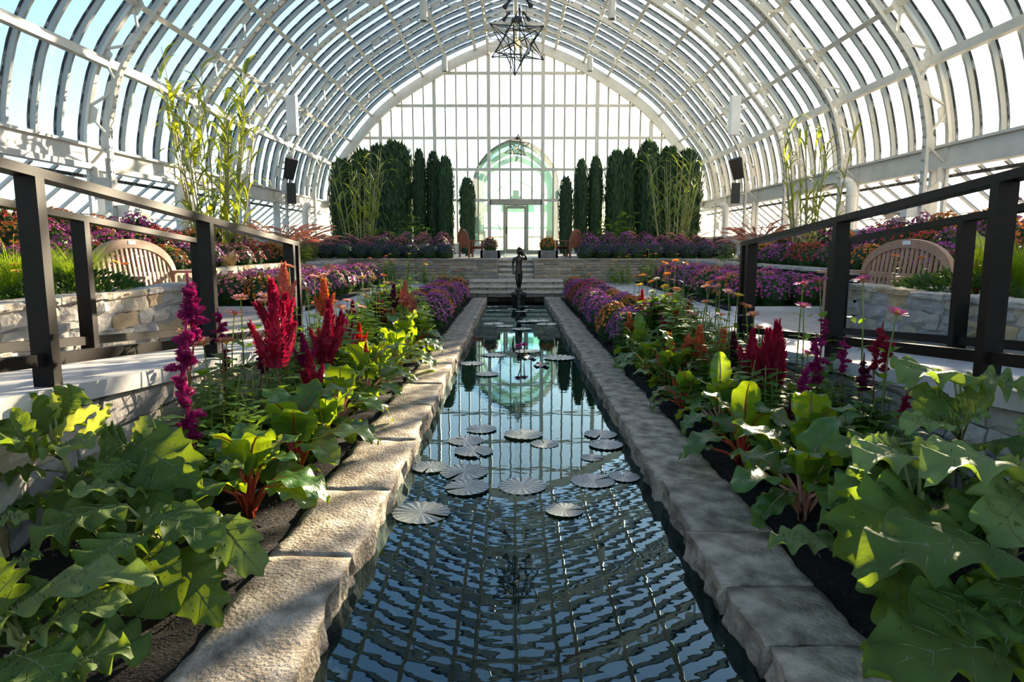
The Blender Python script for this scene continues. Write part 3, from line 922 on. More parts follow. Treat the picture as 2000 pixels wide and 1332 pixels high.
for k, y in enumerate(TRUSS_Y):
    t = tr0 if k == 0 else copy_tree(tr0)
    t.location = (0, y, 0)
    t['label'] = 'white riveted lattice arch truss of the vault, %s from the end wall' % ordinal(k + 1)
    t['group'] = 'arch trusses of the vault'

# ------------------------------------------------------------------ glazed end wall
def arch_z(x, d=.5):
    P = offset(d); x = abs(x)
    for i in range(len(P) - 1):
        if P[i].x >= x >= P[i + 1].x:
            f = (P[i].x - x) / max(1e-6, P[i].x - P[i + 1].x)
            return P[i].y + (P[i + 1].y - P[i].y) * f
    return P[0].y if x > P[0].x else P[-1].y
mb = MB()
for s in (-1, 1):
    pts = []; fr = []
    for p, n in zip(PROF, PN):
        pts.append(v3(p, s, YE - .05)); fr.append((Vector((0, 1, 0)), v3(n, s, 0)))
    mb.sweep(pts, fr, [(-.05, .13), (.05, .13), (.05, .52), (-.05, .52)])
    mb.sweep(pts, fr, [(-.16, .46), (.0, .46), (.0, .53), (-.16, .53)])
put('arch_trim', fix_normals(mb.mesh('arch_trim', M['white_paint'])), wallB)
XC = .03
MAIN = 2.26
main_x = [XC + MAIN * (k - .5) for k in range(-2, 4)]
trans_z = [at_y(1008, yy, YE).z for yy in (391, 331, 269.5, 206.5, 143)]
xs = []
for k in range(-3, 4):
    for q in range(5):
        xs.append((XC + MAIN * (k - .5) + MAIN * q / 5, q == 0))
xs = [(x, m) for x, m in xs if abs(x) < 7.4]
for x, m in xs:
    top = arch_z(x); bot = TER
    inside_door = abs(x - XC) < 1.1 and not m
    if inside_door: bot = trans_z[0]
    w = (.15, .16) if m else (.062, .09)
    MB().box((0, 0, 0), (w[0], w[1], top - bot)).build('mullion', M['white_paint'] if m else M['mullion'], wallB, loc=(x, YE - (.02 if m else 0), (top + bot) / 2))
for z in trans_z:
    w = 0
    for i in range(750):
        if arch_z(7.5 - i * .01) >= z: w = 7.5 - i * .01; break
    MB().box((0, 0, 0), (2 * w, .10, .11)).build('transom', M['white_paint'], wallB, loc=(0, YE, z))
zr = [TER + .45] + trans_z + [10]
edges = sorted([x for x, m in xs] + [-7.45, 7.45])
for a, b in zip(edges[:-1], edges[1:]):
    for z0, z1 in zip(zr[:-1], zr[1:]):
        if z0 == zr[0] and -1.2 < (a + b) / 2 < 1.2: continue
        ta, tb = min(z1, arch_z(a)), min(z1, arch_z(b))
        if max(ta, tb) - z0 < .03: continue
        MB().add([(a, 0, z0), (b, 0, z0), (b, 0, max(tb, z0)), (a, 0, max(ta, z0))], [(0, 1, 2, 3)]).build('pane', M['end_glass'], wallB, loc=(0, YE + .02, 0))
for s in (-1, 1):
    MB().box((0, 0, 0), (6.2, .12, .46)).build('plinth', M['siding'], wallB, loc=(s * 4.3, YE, TER + .22))
# door with frame, sidelights
dr = thing('door_1', 'white framed glass entrance door in the end wall', 'door', (XC, YE, TER), kind='structure')
H = 2.06
def fr(nm, c, sz, m='mullion'): return MB().box((0, 0, 0), sz).build(nm, M[m], dr, loc=c)
fr('header', (0, -.02, H + .12), (2.2, .16, .22)); 
for s in (-1, 1):
    fr('jamb', (s * .49, -.02, H / 2), (.09, .14, H))
    fr('sidelight_post', (s * 1.08, -.02, H / 2), (.07, .12, H))
    fr('sidelight_rail', (s * .78, 0, .08), (.55, .06, .16)); fr('sidelight_rail', (s * .78, 0, .72), (.55, .03, .04))
    MB().add([(-.27, 0, 0), (.27, 0, 0), (.27, 0, 1.9), (-.27, 0, 1.9)], [(0, 1, 2, 3)]).build('sidelight_pane', M['glass_green'], dr, loc=(s * .78, .02, .15))
    fr('stile', (s * .395, -.03, H / 2 - .02), (.09, .05, H - .06))
fr('top_rail', (0, -.03, H - .09), (.72, .05, .12)); fr('bottom_rail', (0, -.03, .11), (.72, .05, .2))
MB().add([(-.36, 0, .2), (.36, 0, .2), (.36, 0, H - .14), (-.36, 0, H - .14)], [(0, 1, 2, 3)]).build('door_pane', M['glass'], dr, loc=(0, -.03, 0))
fr('dark_reveal', (-.46, -.06, H / 2), (.02, .05, H), 'black'); fr('dark_reveal', (0, -.06, H - .005), (.92, .05, .02), 'black')
hd = MB(); hd.tube([(-.40, -.06, .85), (-.40, -.12, .85), (-.40, -.12, 1.15), (-.40, -.06, 1.15)], .014, 6); hd.box((-.40, -.06, 1.0), (.05, .02, .25)); hd.build('door_handle', M['black'], dr)

# mint-green entrance pavilion behind the glass
pv = thing('entrance_pavilion', 'mint green pointed-arch entrance pavilion with fanlight behind the end wall', 'pavilion', (XC, YE + .7, TER))
def parch(w, zs, za, n=14):
    """half outline of a pointed arch: half width w, spring height zs, apex za"""
    out = [(w, 0.0), (w, zs)]
    for k in range(1, n + 1):
        t = k / n
        a = t * PI / 2
        out.append((w * (math.cos(a) * .80 + (1 - t) * .20), zs + (za - zs) * (math.sin(a) * .72 + t * .28)))
    return out
for y, w, zs, za, band, m in ((0, 1.80, 3.15, 4.85, .16, 'mint_metal'), (1.5, 1.74, 3.1, 4.7, .20, 'mint_pale'), (3.4, 1.74, 3.05, 4.6, .22, 'mint_pale')):
    o = parch(w, zs, za)
    full = [Vector((x, y, z)) for x, z in o] + [Vector((-x, y, z)) for x, z in reversed(o[:-1])]
    mb = MB(); frs = []
    for i in range(len(full)):
        d = (full[min(i + 1, len(full) - 1)] - full[max(i - 1, 0)]).normalized()
        frs.append((Vector((0, 1, 0)), Vector((0, 1, 0)).cross(d)))
    mb.sweep(full, frs, [(-.08, -band), (.08, -band), (.08, 0), (-.08, 0)])
    put('arch_rib', fix_normals(mb.mesh('arch_rib', M[m])), pv)
    if y == 0:
        mb = MB(); mb.sweep(full, frs, [(-.12, -.02), (.12, -.02), (.12, .05), (-.12, .05)]); put('arch_moulding', fix_normals(mb.mesh('arch_moulding', M['gasket'])), pv)
o = parch(1.78, 3.12, 4.75)
full = [(x, z) for x, z in o] + [(-x, z) for x, z in reversed(o[:-1])]
mb = MB(); vs = []
for x, z in full: vs += [(x, .1, z), (x, 3.4, z)]
mb.add(vs, [(2 * i, 2 * i + 1, 2 * i + 3, 2 * i + 2) for i in range(len(full) - 1)])
put('vault_glass', mb.mesh('vault_glass', M['glass_green'], True), pv)
mb = MB(); cz = 2.35; yb = 3.3
for rr in (1.05, .30):
    pts = [Vector((rr * math.cos(PI * k / 20), yb, cz + rr * 1.0 * math.sin(PI * k / 20))) for k in range(21)]
    mb.tube(pts, .022 if rr > .5 else .05, 5)
for k in range(1, 10):
    a = PI * k / 10
    mb.tube([(.3 * math.cos(a), yb, cz + .3 * math.sin(a)), (1.62 * math.cos(a), yb, cz + 1.62 * math.sin(a))], .018, 5)
mb.build('fanlight', M['mint_pale'], pv)
mb = MB(); mb.lathe((0, yb, cz), [(.02, .32), (.2, .3), (.3, .1), (.32, 0)], 12); mb.build('fan_hub', M['mint_pale'], pv)
mb = MB(); mb.box((0, yb, 2.15), (3.4, .1, .38)); mb.box((0, yb, 1.2), (3.4, .06, .08)); mb.build('lintel', M['mint_pale'], pv)
for x in (-1.25, -.5, .5, 1.25):
    MB().box((x, yb, 1.0), (.08, .08, 2.0)).build('door_post', M['mint_pale'], pv)
mb = MB(); mb.lathe((0, .35, 2.02), [(.14, 0), (.15, .34), (.14, .38)], 12); mb.box((0, .35, 2.45), (.42, .3, .09)); mb.box((0, .35, 2.62), (.26, .2, .26)); mb.build('hanging_lamp', M['mint_metal'], pv, loc=(0, 0, 0))
MB().box((0, 1.8, -.08), (3.6, 3.7, .14)).build('pavilion_floor', M['floor_stone'], pv)
for s in (-1, 1):
    MB().box((s * 1.55, .02, .55), (.45, .05, .9)).build('side_panel', M['mint_pale'], pv)
    lampm = MB(); lampm.box((s * 1.98, -.25, 2.62), (.08, .3, .3)); lampm.box((s * 2.08, -.4, 2.78), (.25, .05, .05)); lampm.build('flood_lamp', M['black'], pv)
# ------------------------------------------------------------------ handrails
def handrail(s, x, posts, y_near, y_far, label):
    r = thing('handrail', label, 'handrail', (s * x, 0, 0), group='bronze ramp handrails')
    def zr(y): return ramp_z(y)
    for y in posts:
        z0 = zr(y)
        MB().box((0, 0, .49), (.10, .06, .98)).build('post', M['rail'], r, loc=(0, y, z0))
    mb = MB(); a = (0, y_near, zr(y_near) + 1.0); b = (0, y_far, zr(y_far) + 1.0)
    mb.bar(a, b, .095, .045, 0, (0, 0, 1)); mb.build('top_rail', M['rail'], r)
    ps = sorted(posts)
    ends = [y_near] + ps
    for p, q in zip(ends[:-1], ends[1:]):
        if q - p < .3: continue
        mb = MB(); mb.bar((0, p, zr(p) + .13), (0, q, zr(q) + .13), .045, .06, 0, (0, 0, 1)); mb.build('bottom_rail', M['rail'], r)
    return r
for s, nm in ((-1, 'left'), (1, 'right')):
    handrail(s, 2.29, [1.4, 3.2 if s < 0 else 3.35, 4.98, 6.82, 6.98], .2, 7.02, 'dark bronze handrail on the pool side of the %s ramp' % nm)
    handrail(s, 3.14, [1.2, 3.0, 4.9, 6.68, 6.88], .2, 6.92, 'dark bronze handrail on the planter side of the %s ramp' % nm)

# ------------------------------------------------------------------ arched benches
def bench(mat, L=2.0, slats=17):
    """faces local -y... seat along x, back at +y"""
    t = thing('arched_bench', 'x', 'bench')
    sh, dp = .43, .55
    def bx(nm, c, sz, par=t, rot=None):
        return MB().box((0, 0, 0), sz, 0, rot).build(nm, M[mat], par, loc=c)
    for sx in (-1, 1):
        bx('leg', (sx * (L / 2 - .05), -dp / 2 + .04, .31), (.07, .06, .62)); bx('leg', (sx * (L / 2 - .05), dp / 2, .32), (.07, .06, .64))
        bx('armrest', (sx * (L / 2 - .05), -.03, .635), (.09, dp + .12, .035))
    for k in range(6):
        bx('seat_slat', (0, -dp / 2 + .05 + k * .088, sh), (L - .06, .07, .025))
    bx('apron', (0, -dp / 2 + .04, sh - .06), (L - .1, .03, .08)); bx('back_apron', (0, dp / 2, sh - .03), (L - .1, .04, .07))
    # arched top rail
    lean = .12
    def top(u): return .60 + .44 * math.cos(u * PI / 2) ** .75 if abs(u) < 1 else .60
    pts = []; fr = []
    n = 28
    for k in range(n + 1):
        a = PI * k / n
        x = -math.cos(a) * (L / 2 - .03); z = .58 + .45 * math.sin(a) ** .85
        pts.append(Vector((x, dp / 2 + lean * (z - .45), z)))
    for i in range(len(pts)):
        d = (pts[min(i + 1, n)] - pts[max(i - 1, 0)]).normalized()
        up = Vector((0, 1, 0)).cross(d).normalized()
        fr.append((Vector((0, 1, 0)), -up))
    mb = MB(); mb.sweep(pts, fr, [(-.03, -.055), (.03, -.055), (.03, .055), (-.03, .055)])
    put('arched_rail', fix_normals(mb.mesh('arched_rail', M[mat])), t)
    for k in range(slats):
        x = -L / 2 + .14 + (L - .28) * k / (slats - 1)
        c = max(0.0, 1 - (x / (L / 2 - .03)) ** 2) ** .5
        z = .58 + .45 * c ** .85 - .04
        if z - .45 < .06: continue
        mb = MB(); mb.bar((x, dp / 2, .45), (x, dp / 2 + lean * (z - .45), z), .05, .018, 0, (0, 1, 0)); mb.build('back_slat', M[mat], t)
    return t, pts
b1, bpts = bench('teak')
mp = bpts[14]
pl = MB().box((0, 0, 0), (.17, .006, .05)).build('name_plate', M['plaque'], b1, loc=(mp.x, mp.y - .034, mp.z + .01)); pl['label'] = 'small pale metal name plate'
b1.location = (-4.62, 8.78, .3); b1.rotation_euler = (0, 0, PI / 2)
b1['label'] = 'arched-back teak bench in sunlight behind the left stone planter'; b1['group'] = 'arched garden benches'
b2 = copy_tree(b1); b2.location = (4.62, 8.78, .3); b2.rotation_euler = (0, 0, -PI / 2)
b2['label'] = 'arched-back teak bench in shade behind the right stone planter'
b3, _ = bench('teak_red', 1.25, 11)
for x, rz, nm in ((-1.34, PI / 2 + .38, 'left'), (1.56, -PI / 2 - .38, 'right')):
    o = b3 if x < 0 else copy_tree(b3)
    o.location = (x, 20.75, TER); o.rotation_euler = (0, 0, rz); o.scale = (.8, .8, .78); o.name = 'terrace_bench'
    o['label'] = 'small reddish wooden bench on the terrace to the %s of the door' % nm; o['group'] = 'terrace benches'

# ------------------------------------------------------------------ star lanterns
def icosa():
    ph = (1 + 5 ** .5) / 2
    v = [Vector(p).normalized() for p in ((-1, ph, 0), (1, ph, 0), (-1, -ph, 0), (1, -ph, 0), (0, -1, ph), (0, 1, ph), (0, -1, -ph), (0, 1, -ph), (ph, 0, -1), (ph, 0, 1), (-ph, 0, -1), (-ph, 0, 1))]
    f = [(0, 11, 5), (0, 5, 1), (0, 1, 7), (0, 7, 10), (0, 10, 11), (1, 5, 9), (5, 11, 4), (11, 10, 2), (10, 7, 6), (7, 1, 8), (3, 9, 4), (3, 4, 2), (3, 2, 6), (3, 6, 8), (3, 8, 9), (4, 9, 5), (2, 4, 11), (6, 2, 10), (8, 6, 7), (9, 8, 1)]
    return v, f
def star(name, label, c, rad, rot, hang):
    t = thing(name, label, 'lantern', c, group='hanging star lanterns')
    v, f = icosa()
    rm = Matrix.Rotation(rot, 3, 'Z') @ v[0].rotation_difference(Vector((.05, -.12, 1)).normalized()).to_matrix()
    v = [rm @ p for p in v]
    cen = [((v[a] + v[b] + v[c]) / 3).normalized() * rad * .52 for a, b, c in f]
    fr = MB(); gl = MB()
    for i in range(12):
        tip = v[i] * rad
        adj = [k for k, q in enumerate(f) if i in q]
        x, y = ortho(v[i])
        adj.sort(key=lambda k: math.atan2(cen[k].dot(y), cen[k].dot(x)))
        for k in range(5):
            p, q = cen[adj[k]], cen[adj[(k + 1) % 5]]
            fr.tube([p, tip], [.012, .009], 4)
            if adj[k] < adj[(k + 1) % 5] or True: fr.tube([p, q], .008, 4)
            gl.add([p, q, tip], [(0, 1, 2)])
    fr.build('lead_frame', M['lead'], t); gl.build('glass_facets', M['lantern_glass'], t)
    mb = MB(); mb.lathe((0, 0, -.03), [(.02, -.06), (.05, -.03), (.06, .02), (.03, .07)], 10); mb.build('bulb', M['lamp_warm'], t)
    mb = MB(); mb.lathe((0, 0, rad * .62), [(.10, 0), (.10, .03), (.03, .08)], 10); mb.build('cap', M['lead'], t)
    for x in (-.06, 0, .06):
        mb = MB(); mb.tube([(x, 0, rad * .66), (x * 1.4, 0, hang)], .008, 5); mb.build('hanging_cable', M['steel'], t)
    return t
c1 = at_y(1010, 82, 12.0); c2 = at_y(1010, 289, 27.2)
star('star_lantern', 'large many-pointed clear glass star lantern hanging near the camera', c1, .53, .2, 9.2 - c1.z)
star('star_lantern', 'distant many-pointed glass star lantern hanging before the mint arch', c2, .53, .5, 9.2 - c2.z)

# cylinder lights hanging from the trusses
for k, (px, py, y) in enumerate(((827, 22, 19.6), (1195, 18, 19.6), (868, 125, 26.2), (1152, 125, 26.2))):
    c = at_y(px, py, y)
    t = thing('cylinder_light', 'white %s cylinder downlight hanging from the vault on the %s of the lantern' % ('near' if k < 2 else 'far', 'left' if k % 2 == 0 else 'right'), 'light', c, group='cylinder downlights')
    mb = MB(); mb.lathe((0, 0, -.25), [(.10, 0), (.105, .02), (.105, .5), (.09, .52)], 14); mb.build('housing', M['white_paint'], t)
    mb = MB(); mb.lathe((0, 0, -.262), [(.085, 0), (.085, .012)], 14); mb.build('lens', M['gasket'], t)
    mb = MB(); mb.tube([(0, 0, .26), (0, 0, .75)], .015, 6); mb.build('stem', M['white_paint'], t)

# small black spotlights under the ridge
for k, (px, py, y) in enumerate(((989, 32, 22.6), (1028, 32, 22.6), (992, 6, 19.4), (1031, 4, 19.4))):
    c = at_y(px, py, y)
    t = thing('ridge_spotlight', '%s black spotlight clamped under the ridge on the %s' % ('far' if k < 2 else 'near', 'left' if k % 2 == 0 else 'right'), 'light', c, group='ridge spotlights')
    d = Vector((.18 if k % 2 else -.18, -.1, -.25))
    MB().tube([-d * .5, d * .5], [.05, .075], 10).build('can', M['black'], t); MB().tube([(0, 0, 0), (0, .1, .4)], .015, 6).build('yoke', M['black'], t); MB().tube([(0, .1, .4), (0, .1, 9.12 - c.z)], .015, 6).build('hanger', M['steel'], t)

# loudspeakers on the trusses
for s, nm in ((-1, 'left'), (1, 'right')):
    y = 19.55; c = at_y(1003 + s * 432, 226, y)
    t = thing('column_speaker', 'tall white column loudspeaker box on the %s trusses' % nm, 'speaker', c, group='white column speakers')
    mb = MB(); mb.box((0, 0, 0), (.27, .2, 1.05)); mb.box((0, -.105, 0), (.23, .012, .98)); mb.build('cabinet', M['siding'], t)
    mb = MB(); mb.bar((0, .08, .2), (s * .35, .05, .2), .05, .05); mb.bar((0, .08, -.2), (s * .35, .05, -.2), .05, .05); mb.build('bracket', M['white_paint'], t)
    for q, (px, py, tilt) in enumerate(((1003 + s * 436, 329, .28), (1003 + s * 433, 378, 0.0))):
        y = 22.75; c = at_y(px, py, y)
        t = thing('loudspeaker', 'black %s loudspeaker on the %s truss leg' % ('upper tilted' if q == 0 else 'lower upright', nm), 'speaker', c, s * -.25, group='black truss loudspeakers')
        rot = Matrix.Rotation(tilt, 3, 'X') @ Matrix.Rotation(-s * tilt * .8, 3, 'Y')
        mb = MB()
        vs = [(-.16, -.15, -.33), (.16, -.15, -.33), (.11, .15, -.33), (-.11, .15, -.33), (-.21, -.15, .33), (.21, -.15, .33), (.13, .15, .33), (-.13, .15, .33)] if q == 0 else \
             [(-.14, -.15, -.33), (.14, -.15, -.33), (.11, .15, -.33), (-.11, .15, -.33), (-.14, -.15, .33), (.14, -.15, .33), (.11, .15, .33), (-.11, .15, .33)]
        mb.add([rot @ Vector(p) for p in vs], [(0, 3, 2, 1), (4, 5, 6, 7), (0, 1, 5, 4), (1, 2, 6, 5), (2, 3, 7, 6), (3, 0, 4, 7)])
        mb.build('cabinet', M['black'], t)
        mb = MB(); mb.bar((s * .1, .1, 0), (s * .3, .1, 0), .05, .05); mb.build('bracket', M['white_paint'], t)

# pipes and boxes at the foot of the side walls
for s, nm in ((-1, 'left'), (1, 'right')):
    for y, w in ((15.9, 'nearer'), (25.2, 'farther')):
        t = thing('heating_pipe', '%s white elbow pipe dropping from the %s sill' % (w, nm), 'pipe', (s * 7.65, y, 0), group='white elbow pipes')
        mb = MB()
        pts = [(0, 1.6, 2.75), (0, .25, 2.75)] + [(0, .25 - .25 * math.sin(a), 2.5 + .25 * math.cos(a)) for a in (PI / 8, PI / 4, 3 * PI / 8, PI / 2)] + [(0, 0, .9)]
        mb.tube(pts, .11, 12); mb.build('pipe', M['pipe_white'], t, True)
        for z in (2.42, 1.5): MB().lathe((0, 0, z), [(.13, 0), (.13, .06)], 12).build('flange', M['pipe_white'], t)
        MB().tube([(0, .30, 2.75), (0, .38, 2.75)], .135, 12).build('flange', M['pipe_white'], t)
t = thing('junction_box', 'grey electrical junction box with conduit on the nearest left truss leg', 'box', (-7.62, 12.9, 2.35))
MB().box((0, 0, 0), (.34, .2, .38)).build('case', M['grey_box'], t); MB().box((0, -.105, 0), (.30, .015, .34)).build('cover', M['grey_box'], t)
mb = MB(); mb.tube([(.05, 0, .19), (.05, 0, .55)], .025, 6); mb.build('conduit', M['steel'], t); mb = MB(); mb.tube([(.1, 0, -.19), (.1, -.02, -.5), (-.1, -.05, -.62)], .025, 6); mb.build('conduit', M['steel'], t)
for s, nm in ((-1, 'left'), (1, 'right')):
    t = thing('vent_motor', 'white vent motor on its bracket above the %s flower bank' % nm, 'motor', (s * 7.4, 13.35, 1.95), group='vent motors')
    mb = MB(); mb.tube([(0, -.1, 0), (0, .45, 0)], .12, 14); mb.build('barrel', M['pipe_white'], t, True)
    MB().box((0, -.22, 0), (.2, .22, .22)).build('gear_case', M['pipe_white'], t)
    mb = MB(); mb.box((0, .1, -.35), (.1, .3, .5)); mb.build('bracket', M['white_paint'], t)

# ------------------------------------------------------------------ bronze garden figure on its base in the pool
def skinned(name, joints, edges, mat, parent, levels=2):
    me = bpy.data.meshes.new(name)
    me.from_pydata([j[0] for j in joints], edges, [])
    o = bpy.data.objects.new(name, me); col.objects.link(o)
    sk = o.modifiers.new('skin', 'SKIN')
    for i, j in enumerate(joints):
        r = j[1]; me.skin_vertices[0].data[i].radius = (r, r) if not isinstance(r, tuple) else r
    me.skin_vertices[0].data[0].use_root = True
    sub = o.modifiers.new('sub', 'SUBSURF'); sub.levels = levels; sub.render_levels = levels
    dg = bpy.context.evaluated_depsgraph_get()
    ev = o.evaluated_get(dg); m2 = bpy.data.meshes.new_from_object(ev)
    bpy.data.objects.remove(o)
    m2.materials.clear(); m2.materials.append(mat)
    m2.polygons.foreach_set('use_smooth', [True] * len(m2.polygons))
    return put(name, m2, parent)
SY = 16.55
fig = thing('bronze_statue', 'dark bronze standing figure with one arm raised on a base in the pool', 'statue', (.06, SY, WATER))
J = [((0, 0, .82), (.085, .065)), ((0, .005, .92), (.075, .058)), ((.005, .01, 1.03), (.08, .06)), ((.0, .012, 1.12), (.085, .055)), ((.0, .01, 1.19), .032), ((.01, .0, 1.24), .032),
     ((.045, 0, .76), .058), ((.04, .0, .58), .042), ((.025, .02, .42), .028), ((.025, -.03, .405), .02), ((-.045, 0, .76), .058), ((-.03, -.03, .58), .042), ((-.015, .0, .42), .028), ((-.02, -.05, .405), .02),
     ((-.12, .01, 1.125), .035), ((-.145, .015, .98), .026), ((-.13, -.02, .86), .019), ((-.125, -.03, .80), .02),
     ((.12, .01, 1.125), .035), ((.19, -.02, 1.10), .028), ((.15, -.05, 1.20), .022), ((.10, -.06, 1.23), .02)]
Eg = [(0, 1), (1, 2), (2, 3), (3, 4), (4, 5), (0, 6), (6, 7), (7, 8), (8, 9), (0, 10), (10, 11), (11, 12), (12, 13), (3, 14), (14, 15), (15, 16), (16, 17), (3, 18), (18, 19), (19, 20), (20, 21)]
skinned('body', J, Eg, M['bronze'], fig)
mb = MB()
def ball(mb, c, r, n=10, m=8):
    prof = [(max(.002, r[0] * math.sin(PI * k / m)), -r[2] * math.cos(PI * k / m)) for k in range(m + 1)]
    mb.lathe(c, prof, n)
ball(mb, (.012, -.012, 1.29), (.062, .07, .082), 12, 8)
mb.box((.012, -.078, 1.285), (.016, .02, .03)); mb.build('head', M['bronze'], fig, True)
mb = MB(); ball(mb, (.02, .02, 1.31), (.075, .07, .085), 12, 8); mb.tube([(.04, .05, 1.31), (.075, .06, 1.24), (.09, .05, 1.17)], [.05, .04, .015], 8); mb.tube([(0, .0, 1.38), (.005, .01, 1.42)], [.03, .008], 6); mb.build('hair', M['bronze'], fig, True)
mb = MB()
for nx in (-1, 1):
    for q in range(5):
        bx = (-.125 if nx < 0 else .10); bz = .79 if nx < 0 else 1.235; by = -.03 if nx < 0 else -.06
        dx = (q - 2) * .009
        mb.tube([(bx + dx, by, bz), (bx + dx * 1.3, by - .01, bz + nx * .028), (bx + dx * 1.3, by - .02, bz + nx * (.05 if q else .035))], [.007, .006, .004], 5)
mb.build('fingers', M['bronze'], fig, True)
mb = MB(); mb.lathe((0, 0, .0), [(.15, -.3), (.15, .16), (.17, .18), (.17, .26), (.12, .30)], 14)
for k in range(9):
    a = 2 * PI * k / 9
    ball(mb, (.15 * math.cos(a), .15 * math.sin(a), .27), (.05, .05, .05), 6, 5)
mb.lathe((0, 0, .29), [(.12, 0), (.09, .06), (.085, .10)], 12)
mb.build('base', M['bronze'], fig, False)

# ------------------------------------------------------------------ terrace: troughs and lectern stand
for x, nm in ((-.74, 'left'), (.93, 'right')):
    t = thing('stone_trough', 'low grey trough planter on the terrace to the %s of the door' % nm, 'planter', (x, 20.0, TER), group='terrace troughs')
    mb = MB()
    for a, b in (((0, -.2), (.56, .06)), ((0, .2), (.56, .06)), ((-.25, 0), (.06, .46)), ((.25, 0), (.06, .46))): mb.box((a[0], a[1], .11), (b[0], b[1], .22))
    mb.box((0, 0, .02), (.5, .4, .04)); mb.build('basin', M['trough'], t)
    MB().box((0, 0, .16), (.46, .36, .04)).build('soil', M['soil'], t)
t = thing('music_stand', 'thin black music stand beside the left trough on the terrace', 'stand', (-.44, 20.15, TER))
mb = MB(); mb.tube([(0, 0, .08), (0, 0, .82)], .011, 6); mb.build('pole', M['black'], t)
for a in (.4, 2.5, 4.6):
    mb = MB(); mb.tube([(0, 0, .1), (.16 * math.cos(a), .16 * math.sin(a), .01)], .009, 5); mb.build('leg', M['black'], t)
mb = MB(); mb.box((-.04, 0, .88), (.02, .3, .2), 0, Matrix.Rotation(-.5, 3, 'Y')); mb.box((.05, 0, .82), (.07, .28, .012)); mb.build('desk', M['black'], t)

# ------------------------------------------------------------------ lily pads and blooms
def pad_mesh(seed):
    rr = random.Random(seed); n = 114; notch = .10
    mb = MB(); vs = [(0, 0, .004)]
    for ring, r in ((1, .45), (2, .85), (3, 1.0)):
        for k in range(n + 1):
            a = notch + (2 * PI - 2 * notch) * k / n
            q = r * (1 + (.022 * math.sin(a * 19 + seed) + rr.uniform(-.012, .012) if ring == 3 else 0))
            z = (.0, .008 + .006 * math.sin(a * 19 + seed), .006 + .012 * math.sin(a * 19 + seed), .012 + .020 * math.sin(a * 19 + seed))[ring] + (.01 * math.sin(a * 3 + seed) if ring > 1 else 0)
            if ring == 3: z += .0
            vs.append((q * math.cos(a), q * math.sin(a), z))
    fs = []
    for k in range(n): fs.append((0, 1 + k, 2 + k))
    for ring in range(2):
        b0 = 1 + ring * (n + 1); b1 = b0 + n + 1
        for k in range(n): fs.append((b0 + k, b1 + k, b1 + k + 1, b0 + k + 1))
    mb.add(vs, fs)
    # raised veins
    for k in range(17):
        a = .35 + (2 * PI - .7) * k / 16
        ca, sa = math.cos(a), math.sin(a); px, py = -sa * .012, ca * .012
        mb.add([(px, py, .008), (-px, -py, .008), (ca * .86, sa * .86, .014)], [(0, 1, 2)])
    return mb.mesh('lily_pad', M['pad'], True)
PADM = [pad_mesh(k) for k in range(5)]
PADS = [(823, 1000, 118), (1102, 996, 78), (912, 953, 90), (1020, 948, 98), (906, 922, 96), (830, 913, 72), (1158, 938, 88), (1222, 931, 62), (925, 882, 78), (910, 860, 72), (940, 838, 62), (1022, 849, 78), (1064, 866, 56),
        (1178, 848, 66), (1190, 869, 68), (1156, 893, 46), (922, 710, 46), (952, 731, 46), (965, 693, 48), (1030, 686, 50), (1092, 699, 62), (964, 632, 40), (986, 637, 34), (1034, 628, 46), (1052, 626, 42), (1072, 633, 40), (1019, 643, 38),
        (962, 599, 22), (966, 607, 26), (1021, 599, 20), (1018, 608, 24), (1034, 605, 20), (1000, 604, 18)]
pads = []
for k, (px, py, wd) in enumerate(PADS):
    c = at_z(px, py, WATER + .006)
    rad = wd * c.y / F / 2
    lim = POOL_W - .04
    c.x = max(-lim + rad * .9, min(lim - rad * .9, c.x))
    o = put('lily_pad', PADM[k % 5], None, (c.x, c.y, WATER + .004 + .0035 * (k % 3)), (R.uniform(-.02, .02), R.uniform(-.02, .02), R.uniform(0, 6.28)), rad)
    pads.append(o)
pads.sort(key=lambda o: o.location.y)
for k, o in enumerate(pads):
    side = 'left half' if o.location.x < 0 else 'right half'
    tag(o, 'silvery round lily pad floating on the %s of the pool, %s nearest the camera' % (side, ordinal(k + 1)), 'lily pad', 'floating lily pads')
for k, (px, py, wy) in enumerate(((1012, 679, 707), (1024, 676, 705))):
    b = at_z(1016 + 7 * k, wy, WATER); tp = at_y(px, py, b.y)
    t = thing('water_lily', '%s magenta water lily standing above the pool' % ('left nearer' if k == 0 else 'right farther'), 'flower', b, group='magenta water lilies')
    mb = MB(); mb.tube([(0, 0, -.05), (.004, 0, .08), tp - b], .007, 6); mb.build('stem', M['lily_stem'], t)
    mb = MB()
    for ring, (el, L, n) in enumerate(((.15, .075, 9), (.6, .07, 8), (1.05, .06, 6))):
        for q in range(n):
            a = 2 * PI * q / n + ring * .3
            d = Vector((math.cos(a) * math.cos(el), math.sin(a) * math.cos(el), math.sin(el))); sd = Vector((-math.sin(a), math.cos(a), 0))
            o = tp - b
            mb.add([o, o + d * L * .55 + sd * .016, o + d * L, o + d * L * .55 - sd * .016], [(0, 1, 2, 3)])
    mb.build('petals', M['lily'], t)
    mb = MB(); ball(mb, tp - b + Vector((0, 0, .015)), (.015, .015, .015), 8, 5); mb.build('heart', M['petal_yellow'], t)
